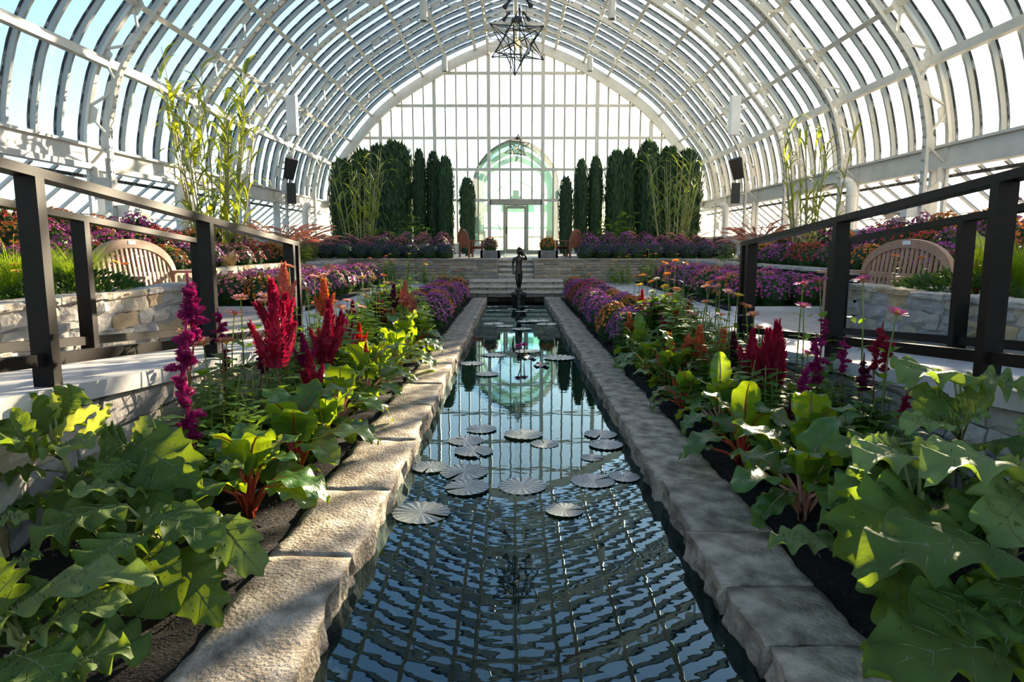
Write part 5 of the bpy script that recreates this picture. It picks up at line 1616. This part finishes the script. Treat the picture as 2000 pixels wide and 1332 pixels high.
# ------------------------------------------------------------------ big spiny-leaved plants in the foreground
CAMN = Vector((0, -.75, .65))
def spiny_leaf(parent, org, base, tip, width, mat, nrm, arch, spines=True, seed=0):
    lf = Leaf(base - org, tip - org, width * 1.15, nrm, lobed, arch, .10, .22, 7.5, .10, .10, seed, .25)
    mb = MB(); lf.add(mb, 34, 7)
    o = put('leaf', mb.mesh('leaf', M[mat], True), parent)
    if spines:
        sp = MB()
        def thorn(u, v, h=.016):
            p = lf.pos(u, v)
            q = p + lf.n * h + lf.y * h * .25
            x, y = lf.x * .0016, lf.y * .0016
            sp.add([p + x, p - x * .5 + y, p - x * .5 - y, q], [(0, 1, 3), (1, 2, 3), (2, 0, 3)])
        for u in (.08, .18, .3, .42, .55, .68, .8): thorn(u, 0, .02)
        for u0 in (.12, .32, .54):
            for t in (.25, .45, .65):
                for sg in (-1, 1): thorn(min(.95, u0 + .22 * t), sg * t, .015)
        tag(put('spines', sp.mesh('spines', M['spine']), o), None, None, None, 'stuff')
        vn = MB()
        vn.tube([lf.pos(u, 0) + lf.n * .0005 for u in (0, .2, .4, .6, .8, .97)], [.0035, .003, .0025, .002, .0015, .0008], 4)
        for u0 in (.10, .28, .47, .66):
            for sg in (-1, 1):
                vn.tube([lf.pos(min(.96, u0 + .18 * t), sg * t) + lf.n * .0003 for t in (0, .35, .65, .88)], [.0022, .0018, .0013, .0006], 4)
        put('veins', vn.mesh('veins', M['leaf_vein']), o)
    return lf
def spiny(label, node_px, y, foot, leaves, rnd=5, seed=1):
    rr = random.Random(seed)
    top = at_y(node_px[0], node_px[1], y)
    foot = Vector(foot)
    t = thing('spiny_nightshade', label, 'plant', foot, 0, 'large spiny-leaved plants')
    st = MB(); st.tube([Vector((0, 0, -.02)), (top - foot) * .5 + Vector((.01, .01, 0)), top - foot, (top - foot) + Vector((0, 0, .05))], [.016, .013, .011, .006], 8)
    st.build('stem', M['spiny_stem'], t, True)
    for k, (bx, by, yb, tx, ty, yt, w, mt, fac, arch) in enumerate(leaves):
        b = at_y(bx, by, yb); e = at_y(tx, ty, yt)
        n = CAMN if fac else Vector((0, -.12, 1))
        spiny_leaf(t, foot, b, e, w, {'d': 'spiny', 'p': 'spiny_pale', 'y': 'spiny_young'}[mt], n, arch, mt != 'y' or w > .1, k * 1.7)
        pt = MB(); q = top - foot; d = b - foot
        pt.tube([q * .75, (q * .7 + d) / 2 + Vector((0, 0, .015)), d], [.008, .007, .005], 6); pt.build('petiole', M['spiny_stem'], t, True)
    for k in range(rnd):
        a = rr.uniform(0, 2 * PI); z = rr.uniform(.12, .3)
        b = (top - foot) * (z / max(.3, (top - foot).z)); d = Vector((math.cos(a), math.sin(a), 0))
        L = rr.uniform(.18, .28)
        b2 = b + d * .08 + Vector((0, 0, .03)); e = b2 + d * L + Vector((0, 0, rr.uniform(-.10, .04)))
        if abs(e.x + foot.x) < 1.12 or e.z < -foot.z + .03: e.z = max(e.z, .06)
        spiny_leaf(t, Vector((0, 0, 0)), b2, e, L * .8, 'spiny', UP, .1, False, k)
        pt = MB(); pt.tube([b, b2], [.007, .005], 6); pt.build('petiole', M['spiny_stem'], t, True)
    fl = MB()
    for k in range(7):
        a = k * .9; c = (top - foot) * .8 + Vector((.03 * math.cos(a), .03 * math.sin(a) - .01, .02 * math.sin(k)))
        for q in range(5):
            d = Vector((math.cos(q * 1.256 + k), math.sin(q * 1.256 + k) * .6 - .3, .5))
            Leaf(c, c + d.normalized() * .022, .009, UP, lance, .1).add(fl, 2, 1)
    fl.build('flower_cluster', M['cream_flower'], t)
    return t
spiny('spiny-leaved plant below the left ramp edge with upright young leaves', (100, 848), 3.0, (-2.02, 3.0, 0), [
    (100, 845, 3.0, 32, 772, 2.95, .17, 'd', 1, .06), (105, 832, 3.05, 165, 764, 3.1, .22, 'd', 1, .1), (108, 818, 3.0, 104, 766, 3.0, .06, 'y', 1, .02),
    (152, 864, 2.9, 217, 788, 2.95, .075, 'y', 1, -.06), (105, 850, 2.95, 196, 792, 2.95, .07, 'y', 1, .05), (95, 880, 2.85, 165, 878, 2.62, .2, 'p', 0, .06), (90, 878, 2.8, 0, 868, 2.6, .2, 'd', 0, .1),
    (60, 880, 2.8, 10, 800, 2.85, .14, 'd', 1, .1)], 6, 3)
spiny('spiny-leaved plant in the left bed with a broad sunlit leaf beside the chard', (268, 905), 2.9, (-1.66, 2.9, 0), [
    (264, 868, 2.95, 284, 812, 2.95, .075, 'y', 1, .02), (270, 862, 2.95, 300, 838, 2.9, .05, 'y', 1, .02), (256, 872, 2.95, 192, 868, 2.85, .20, 'd', 1, .05), (262, 866, 2.9, 392, 945, 2.72, .26, 'd', 1, .10),
    (270, 890, 2.85, 330, 1000, 2.65, .20, 'd', 1, .08), (285, 962, 2.7, 132, 968, 2.4, .15, 'p', 0, .08), (382, 928, 2.8, 476, 914, 2.65, .11, 'p', 0, .05), (250, 900, 2.8, 200, 945, 2.65, .16, 'd', 1, .1), (255, 900, 2.85, 330, 860, 2.95, .2, 'd', 1, .1)], 6, 5)
spiny('spiny-leaved plant overhanging the left coping in the foreground', (290, 1015), 2.5, (-1.42, 2.5, 0), [
    (245, 985, 2.5, 62, 1068, 2.2, .23, 'd', 0, .10), (285, 1002, 2.5, 434, 1070, 2.3, .20, 'd', 0, .08), (428, 1012, 2.55, 516, 1126, 2.3, .15, 'p', 1, .08), (345, 1085, 2.35, 432, 1218, 2.15, .18, 'd', 1, .08),
    (262, 1080, 2.3, 335, 1195, 2.1, .22, 'd', 1, .1), (300, 1030, 2.45, 380, 1000, 2.5, .12, 'd', 1, .1), (270, 1040, 2.35, 170, 1130, 2.1, .22, 'd', 0, .1)], 7, 7)
spiny('spiny-leaved plant at the bottom left corner with pale lobed leaves', (20, 1255), 1.9, (-1.42, 1.95, 0), [
    (-5, 1222, 1.95, 302, 1128, 1.9, .19, 'p', 0, .12), (48, 1258, 1.85, 255, 1178, 1.85, .16, 'p', 0, .12), (-10, 1130, 2.1, 80, 1092, 2.1, .12, 'd', 0, .1), (60, 1340, 1.7, 255, 1268, 1.78, .2, 'd', 0, .1),
    (0, 1205, 1.95, -40, 1100, 2.0, .2, 'd', 1, .1), (-20, 1015, 2.4, 54, 1016, 2.35, .08, 'p', 0, .05), (20, 1280, 1.8, 130, 1345, 1.65, .2, 'd', 0, .1), (10, 1250, 1.95, 90, 1130, 2.1, .18, 'd', 1, .1)], 6, 9)
spiny('spiny-leaved plant in the right bed with a large dark leaf beside the coping', (1800, 985), 2.45, (1.48, 2.5, 0), [
    (1795, 905, 2.6, 1682, 908, 2.42, .26, 'p', 0, .12), (1795, 905, 2.6, 1890, 918, 2.5, .2, 'p', 0, .1), (1815, 985, 2.42, 1628, 1088, 2.15, .34, 'd', 1, .08), (1752, 930, 2.5, 1622, 978, 2.4, .17, 'd', 0, .1),
    (1798, 892, 2.6, 1790, 852, 2.6, .06, 'y', 1, .03), (1730, 1030, 2.3, 1752, 1252, 2.02, .22, 'd', 1, .1), (1760, 880, 2.7, 1690, 862, 2.7, .1, 'p', 1, .1), (1640, 1058, 2.5, 1503, 1064, 2.4, .16, 'p', 0, .06)], 7, 11)
spiny('spiny-leaved plant at the right frame edge with a pale drooping leaf', (1995, 975), 2.35, (1.78, 2.4, 0), [
    (2000, 950, 2.4, 1812, 928, 2.15, .30, 'p', 0, .14), (2000, 965, 2.3, 1925, 1050, 2.08, .24, 'p', 1, .1), (2015, 938, 2.5, 1944, 908, 2.5, .12, 'y', 1, .08), (2020, 850, 2.6, 1985, 825, 2.6, .1, 'p', 1, .1),
    (1990, 1000, 2.3, 1880, 1020, 2.2, .24, 'd', 0, .1)], 6, 13)
spiny('spiny-leaved plant at the bottom right corner with the widest lobed leaf', (2015, 1140), 2.0, (1.50, 2.0, 0), [
    (2008, 1112, 2.05, 1678, 1122, 1.82, .32, 'd', 0, .14), (1995, 1120, 2.0, 1955, 1265, 1.8, .24, 'd', 1, .1), (2015, 1300, 1.78, 1688, 1326, 1.58, .30, 'd', 0, .12), (2015, 1250, 1.8, 1890, 1245, 1.75, .22, 'd', 0, .1),
    (1960, 1200, 1.9, 1800, 1220, 1.8, .26, 'd', 0, .1), (2020, 1180, 1.95, 1880, 1180, 1.9, .2, 'd', 0, .1)], 7, 15)
spiny('spiny-leaved plant against the right ramp edge with a flat grey-green crown', (1872, 800), 3.0, (2.02, 3.0, 0), [
    (1865, 748, 3.05, 1772, 742, 2.9, .32, 'p', 0, .14), (1875, 748, 3.05, 2005, 768, 2.9, .30, 'p', 0, .14), (1868, 772, 3.0, 1938, 792, 2.9, .18, 'y', 1, .08), (1913, 772, 3.0, 1917, 732, 3.0, .07, 'y', 1, .03),
    (1850, 832, 2.85, 1768, 840, 2.7, .17, 'p', 0, .1), (1850, 832, 2.85, 1928, 816, 2.72, .17, 'p', 0, .1), (1752, 868, 2.9, 1604, 886, 2.72, .16, 'd', 0, .08), (1900, 872, 2.8, 1995, 884, 2.6, .24, 'd', 0, .1),
    (1850, 770, 3.0, 1800, 815, 2.9, .2, 'd', 1, .1), (1850, 800, 2.95, 1810, 790, 2.95, .14, 'd', 1, .1)], 7, 17)

# ------------------------------------------------------------------ columnar evergreens on the terrace
def conifer_mesh(seed):
    """unit column: radius 1, height 1"""
    rr = random.Random(seed); mb = MB()
    def rad(t): return (.86 + .16 * math.sin(PI * t * .9)) * (1 if t < .78 else math.sqrt(max(0.02, 1 - ((t - .78) / .23) ** 2)))
    mb.lathe((0, 0, 0), [(rad(t) * .80, t * .97) for t in (0, .15, .3, .45, .6, .75, .86, .93, .98)], 12)
    for k in range(1500):
        t = rr.random(); a = rr.uniform(0, 2 * PI); r = rad(t) * rr.uniform(.80, 1.03)
        ripple = 1 + .07 * math.sin(a * 5 + seed) + .04 * math.sin(a * 11 + t * 9)
        d = Vector((math.cos(a), math.sin(a), 0)); sd = Vector((-d.y, d.x, 0))
        p = d * r * ripple * .96 + UP * t
        h = rr.uniform(.035, .075); w = rr.uniform(.06, .13)
        tip = p + UP * h + d * rr.uniform(.0, .10) + sd * rr.uniform(-.05, .05)
        q = p + UP * h * .4
        mb.add([p, q + sd * w, tip, q - sd * w], [(0, 1, 2, 3)], 1 if rr.random() < .35 else 0)
    return mb.mesh('foliage', [M['conifer'], M['conifer_tip']])
CON = [conifer_mesh(k) for k in range(4)]
trunk = MB(); trunk.lathe((0, 0, 0), [(.09, 0), (.07, .3)], 8)
TRUNK = trunk.mesh('trunk', M['red_stem'])
TREES = [(668, 24, 316, 26.0), (706, 28, 300, 26.4), (738, 22, 290, 25.8), (772, 29, 283, 25.6), (818, 14, 299, 25.2), (846, 15, 304, 25.4), (869, 17, 312, 25.0), (912, 15, 352, 24.2),
         (1106, 15, 350, 24.2), (1136, 14, 318, 25.2), (1164, 15, 312, 25.3), (1204, 20, 302, 25.5), (1228, 17, 298, 25.7), (1268, 24, 284, 25.6), (1308, 24, 294, 26.0), (1344, 26, 300, 25.8)]
tl = {-1: [], 1: []}
for k, (px, hw, ty, y) in enumerate(TREES):
    tp = at_y(px, ty, y); r = hw * y / F * (1.3 if px < 790 or px > 1190 else 1.15); s = -1 if px < 1003 else 1
    t = thing('columnar_evergreen', 'x', 'tree', (tp.x, y, TER), R.uniform(0, 6), 'columnar evergreens on the terrace')
    put('foliage', CON[k % 4], t, (0, 0, .08), (0, 0, 0), (r, r * .9, tp.z - TER - .08)); put('trunk', TRUNK, t)
    tl[s].append(t)
for s, nm in ((-1, 'left'), (1, 'right')):
    name_rows(tl[s], 'dark columnar evergreen on the terrace, %s tree counting outwards ' + nm + ' from the door', key=lambda o: abs(o.location.x))

# ------------------------------------------------------------------ reeds, maize-like canes, ornamental grasses
def reed(name, label, cat, loc, canes, H, spread, leaf_L, leaf_w, mats, seed, per=9, droop=1.9, grp=None):
    rr = random.Random(seed)
    t = thing(name, label, cat, loc, 0, grp)
    cn = []
    for k in range(canes):
        a = rr.uniform(0, 2 * PI); r = spread * rr.random() ** .5; h = H * rr.uniform(.72, 1.0)
        b = Vector((r * math.cos(a) * .5, r * math.sin(a) * .5, 0)); e = b + Vector((math.cos(a) * r * .7, math.sin(a) * r * .7, h)); m = (b + e) / 2 + Vector((rr.uniform(-.05, .05), rr.uniform(-.05, .05), 0))
        pts = [b, b.lerp(m, .5), m, m.lerp(e, .5), e]
        mb = MB(); mb.tube(pts, [.016, .015, .013, .010, .005], 6); cane = mb.build('cane', M[mats[0]], t)
        lf = MB()
        for q in range(per):
            tt = .12 + .86 * (q + rr.random() * .6) / per
            p = b.lerp(m, tt * 2) if tt < .5 else m.lerp(e, tt * 2 - 1)
            blade(lf, p, q * 2.6 + rr.uniform(-.8, .8), leaf_L * rr.uniform(.7, 1.15), rr.uniform(.9, 1.3), droop * rr.uniform(.8, 1.25), leaf_w * rr.uniform(.8, 1.2), 7, 0 if rr.random() < .6 else 1)
        put('leaves', lf.mesh('leaves', [M[mats[1]], M[mats[2]]], True), cane)
    return t
c = at_x(425, 440, -6.15)
t = reed('tall_cane', 'tall sunlit leafy canes rising above the left flower bank', 'cane plant', (c.x, c.y, .86), 20, 4.3, .8, .85, .085, ('cane', 'reed_gold', 'reed'), 31, 13, 2.1)
mb = MB(); mb.tube([(-.35, -.2, 0), (-.75, -.1, 3.2)], .016, 6); mb.build('stake', M['bamboo_stake'], t)
c = at_x(1585, 430, 6.2)
reed('tall_cane', 'tall thin canes against the sun above the right flower bank', 'cane plant', (c.x, c.y, .86), 12, 3.2, .75, .75, .055, ('cane', 'reed', 'reed_gold'), 37, 11, 2.2)
for px, top, y, lab, sd in ((702, 292, 22.6, 'giant reed clump before the left evergreens', 41), (1318, 292, 22.6, 'giant reed clump before the right evergreens', 43)):
    p = at_y(px, top, y)
    reed('giant_reed', lab, 'reed', (p.x, y, TER), 22, p.z - TER, .9, 1.1, .06, ('cane', 'reed', 'reed_gold' if px < 1003 else 'reed'), sd, 7, 2.3, 'giant reeds')
def clump(name, label, cat, loc, n, L, el, droop, w, mats, seed, heads=None, r0=.12, grp=None):
    rr = random.Random(seed)
    t = thing(name, label, cat, loc, 0, grp)
    mb = MB()
    for k in range(n):
        a = rr.uniform(0, 2 * PI); r = r0 * rr.random() ** .5
        blade(mb, (r * math.cos(a), r * math.sin(a), 0), a + rr.uniform(-.6, .6), L * rr.uniform(.65, 1.1), el * rr.uniform(.85, 1.1), droop * rr.uniform(.6, 1.3), w, 6, 0)
    tag(put('blades', mb.mesh('blades', M[mats[0]], True), t), None, None, None, 'stuff')
    if heads:
        hb = MB(); sb = MB()
        for k in range(heads):
            a = rr.uniform(0, 2 * PI); el2 = rr.uniform(.9, 1.35); Ls = L * rr.uniform(.9, 1.3)
            p = Vector((0, 0, 0)); pts = [p]; h = Vector((math.cos(a), math.sin(a), 0))
            for q in range(8):
                e = el2 - 1.5 * (q / 8) ** 1.6
                p = p + (h * math.cos(e) + UP * math.sin(e)) * Ls / 7; pts.append(p)
            sb.tube(pts[:6], .004, 4)
            hb.tube(pts[5:], [.010, .022, .020, .004], 6)
            for q in range(46):
                tt = rr.random() * 2.8; i = min(int(tt), 2); c = pts[5 + i].lerp(pts[6 + i], tt - i)
                d = Vector((rr.uniform(-1, 1), rr.uniform(-1, 1), rr.uniform(-1, 1))).normalized(); x, _ = ortho(d)
                hb.add([c + x * .004, c - x * .004, c + d * .05], [(0, 1, 2)])
        tag(put('seed_stalks', sb.mesh('seed_stalks', M['dry_grass']), t), None, None, None, 'stuff')
        tag(put('seed_heads', hb.mesh('seed_heads', M['pink_grass']), t), None, None, None, 'stuff')
    return t
G = 'fountain grasses'
for px, y, lab, sd in ((545, 16.2, 'pink-plumed fountain grass on the left bank beside the canes', 51), (590, 18.2, 'farther pink-plumed fountain grass by the left siding', 52), (1480, 16.6, 'pink-plumed fountain grass on the right bank', 53)):
    p = at_y(px, 470, y)
    clump('fountain_grass', lab, 'grass', (p.x, y, .88), 220, 1.0, 1.2, 1.5, .012, ('dry_grass',), sd, 60, .2, G)
for px, y, lab, sd in ((715, 21.9, 'dry pink grass at the foot of the left reed clump', 54), (1345, 21.9, 'dry pink grass at the foot of the right reed clump', 55), (1262, 22.3, 'small dry pink grass between the right evergreens and the reeds', 56)):
    p = at_y(px, 470, y)
    clump('fountain_grass', lab, 'grass', (p.x, y, TER), 120, .8, 1.25, 1.2, .014, ('dry_grass',), sd, 26, .25, G)
for px, py, x, L, lab, sd in ((150, 530, -4.25, .62, 'bright green feather grass between the left posts', 61), (25, 545, -4.0, .6, 'dark green feather grass at the left frame edge', 62), (70, 540, -4.45, .55, 'low green feather grass behind the near left post', 63), (1950, 545, 4.15, .62, 'bright green feather grass beside the near right post', 64), (2010, 545, 4.3, .7, 'tall green feather grass at the right frame edge', 65)):
    p = at_x(px, py, x)
    clump('feather_grass', lab, 'grass', (p.x, p.y, .88), 520, L, 1.35, 1.6, .006, ('grass',), sd, None, .13, 'feather grasses')
p = at_y(487, 505, 12.9); clump('feather_grass', 'dry tan grass tuft below the left flower bank', 'grass', (-5.32, 12.6, .88), 200, .4, 1.3, 1.3, .008, ('dry_grass',), 66, None, .1, 'feather grasses')

# ------------------------------------------------------------------ low evergreen cover and gazanias on the planter walls
def cover(name, label, loc, rx, ry, h, seed):
    rr = random.Random(seed); mb = MB()
    t = thing(name, label, 'juniper', loc, 0, 'creeping junipers')
    for k in range(620):
        a = rr.uniform(0, 2 * PI); r = rr.random() ** .5
        z = h * (1 - r * r) * rr.uniform(.3, 1.0)
        p = Vector((rx * r * math.cos(a), ry * r * math.sin(a), z)); d = Vector((math.cos(a) + rr.uniform(-.5, .5), math.sin(a) + rr.uniform(-.5, .5), rr.uniform(.3, 1.2))).normalized()
        x, y = ortho(d); L = rr.uniform(.05, .10)
        mb.add([p, p + d * L * .5 + x * .012, p + d * L, p + d * L * .5 - x * .012], [(0, 1, 2, 3)])
        mb.add([p, p + d * L * .5 + y * .012, p + d * L, p + d * L * .5 - y * .012], [(0, 1, 2, 3)])
    tag(mb.build('sprays', M['juniper'], t), None, None, None, 'stuff')
    return t
cover('creeping_juniper', 'creeping juniper spilling to the left wall cap before the arched bench', (-3.72, 5.75, .88), .30, .85, .22, 71)
cover('creeping_juniper', 'creeping juniper on the left planter at the frame edge', (-3.75, 4.3, .88), .26, .45, .14, 72)
cover('creeping_juniper', 'creeping juniper on the right planter before the arched bench', (3.75, 5.9, .88), .32, .75, .2, 73)
cover('creeping_juniper', 'creeping juniper on the right planter at the frame edge', (3.78, 4.3, .88), .26, .45, .16, 74)
gz = {-1: [], 1: []}
for px, py, x, c in ((500 * .18 + 85, 518, -3.8, 'orange'), (168, 510, -3.9, 'orange'), (175, 517, -3.85, 'orange'), (245, 516, -3.95, 'orange'), (225, 512, -4.0, 'yellow'), (28, 517, -3.8, 'yellow'), (52, 519, -3.8, 'orange'), (60, 515, -3.75, 'yellow'), (32, 530, -3.7, 'yellow'),
                     (1748, 500, 3.62, 'orange'), (1800, 503, 3.85, 'orange'), (1945, 513, 3.8, 'orange'), (1940, 528, 3.7, 'orange'), (1932, 514, 3.75, 'orange'), (70, 363 + 0, -4.6, 'pink'), (45, 420, -4.6, 'hotpink'), (1988, 390, 4.6, 'hotpink')):
    p = at_x(px, py, x); s = -1 if px < 1003 else 1
    t = thing('gazania', 'x', 'gazania', (p.x, p.y, .87)); h = p.z - .87
    if h < .03: h = .05
    sm, lm = R.choice(ST_ZIN)
    put('stem', sm, t, scale=(.4, .4, h)); put('foliage', lm, t, scale=(.6, .6, h))
    e = put('bloom', R.choice(ZINM[c]), t, (0, 0, h), (R.uniform(-.3, .3), R.uniform(-.3, .3), 0), .045); put('flower_eye', ZEYE, e)
    gz[s].append(t)
for s, nm in ((-1, 'left'), (1, 'right')):
    name_rows(gz[s], 'small daisy-like gazania, %s from the camera on the ' + nm + ' planter')
    for o in gz[s]: o['group'] = 'gazanias on the planters'
# lone chard on the right planter, bright leaf against the bench; light leaf plant on the left
t = chard(3.95, 5.95, 301, 'chard_red', 6, .8, [(1.9, .02, .30, .26, .17, 1.35)]); t.location.z = .88; t['label'] = 'single red-stemmed chard with a bright yellow leaf on the right planter'
t = chard(-4.05, 3.9, 302, 'chard_gold', 8, 1.0); t.location.z = .88; t['label'] = 'green chard on the left planter behind the near post'
def leafy(name, label, cat, loc, H, n, seed, L=.3, W=.2, m='herb', grp=None):
    rr = random.Random(seed); t = thing(name, label, cat, loc, 0, grp)
    for k in range(n):
        a = rr.uniform(0, 2 * PI); h = H * rr.uniform(.55, 1.0); r = rr.uniform(0, .25)
        b = Vector((r * math.cos(a), r * math.sin(a), 0)); e = b + Vector((.15 * math.cos(a), .15 * math.sin(a), h))
        mb = MB(); mb.tube([b, e], [.012, .006], 5); st = mb.build('stem', M['herb_stem'], t)
        lf = MB()
        for q in range(7):
            p = b.lerp(e, .3 + .7 * q / 6); az = q * 2.4 + k; d = Vector((math.cos(az), math.sin(az), 0)); l = L * rr.uniform(.7, 1.1)
            Leaf(p, p + d * l + UP * l * rr.uniform(-.35, .3), W * rr.uniform(.8, 1.1), UP, ovate, .12, .12).add(lf, 5, 1)
        put('leaves', lf.mesh('leaves', M[m], True), st)
    return t
for px, y, H, lab, sd in ((778, 22.6, 1.0, 'broad-leaved green plant before the left evergreens, outer one', 81), (815, 22.8, 1.35, 'broad-leaved green plant before the left evergreens, inner taller one', 82), (1190, 22.6, 1.2, 'broad-leaved green plant before the right evergreens, inner one', 83), (1222, 22.7, 1.45, 'tall broad-leaved green plant before the right evergreens, outer one', 84)):
    p = at_y(px, 470, y); leafy('broadleaf_plant', lab, 'plant', (p.x, y, TER), H, 6, sd, .34, .22, 'herb', 'broad-leaved terrace plants')
for x, y, sd, lab in ((-5.3, 17.2, 91, 'yellow-green bushy plant at the far end of the left bank'), (-5.2, 16.2, 92, 'yellow-green bushy plant beside the left end posts'), (5.3, 17.0, 93, 'soft green bushy plant at the far end of the right bank'), (-3.9, 18.1, 94, 'leafy bush at the foot of the left terrace wall'), (3.6, 18.1, 95, 'leafy bush at the foot of the right terrace wall')):
    leafy('garden_bush', lab, 'bush', (x, y, .86 if abs(x) > 5 else .32), .5, 12, sd, .14, .08, 'herb', 'leafy garden bushes')
# marigold and zinnia drift before the terrace wall
far = {-1: [], 1: []}
for s in (-1, 1):
    for k in range(26):
        x = R.uniform(1.3, 4.3); y = R.uniform(17.35, 18.5); c = R.choice(['orange', 'yellow', 'salmon', 'hotpink', 'orange', 'yellow'])
        if x < 1.5 and y > 17.5: y = 17.3
        z = 0 if x < 2.2 else .3
        h = R.uniform(.45, .8)
        t = thing('garden_zinnia', 'x', 'zinnia', (s * x, y, z)); sm, lm = R.choice(ST_BUSH)
        put('stem', sm, t, scale=(.6, .6, h)); put('foliage', lm, t, scale=(.55, .55, h * .95))
        e = put('bloom', R.choice(ZINM[c]), t, (0, 0, h), (R.uniform(-.3, .3), R.uniform(-.3, .3), 0), .055); put('flower_eye', ZEYE, e)
        far[s].append(t)
for s, nm in ((-1, 'left'), (1, 'right')):
    name_rows(far[s], 'tall zinnia before the terrace wall, %s counting outwards ' + nm + ' from the stairs', key=lambda o: abs(o.location.x))
    for o in far[s]: o['group'] = 'zinnias before the terrace wall'
t = leafy('garden_bush', 'tall pale green seedling rising above the right far zinnias', 'bush', (1.98, 10.6, 0), 1.35, 1, 97, .16, .04, 'grass', 'leafy garden bushes')
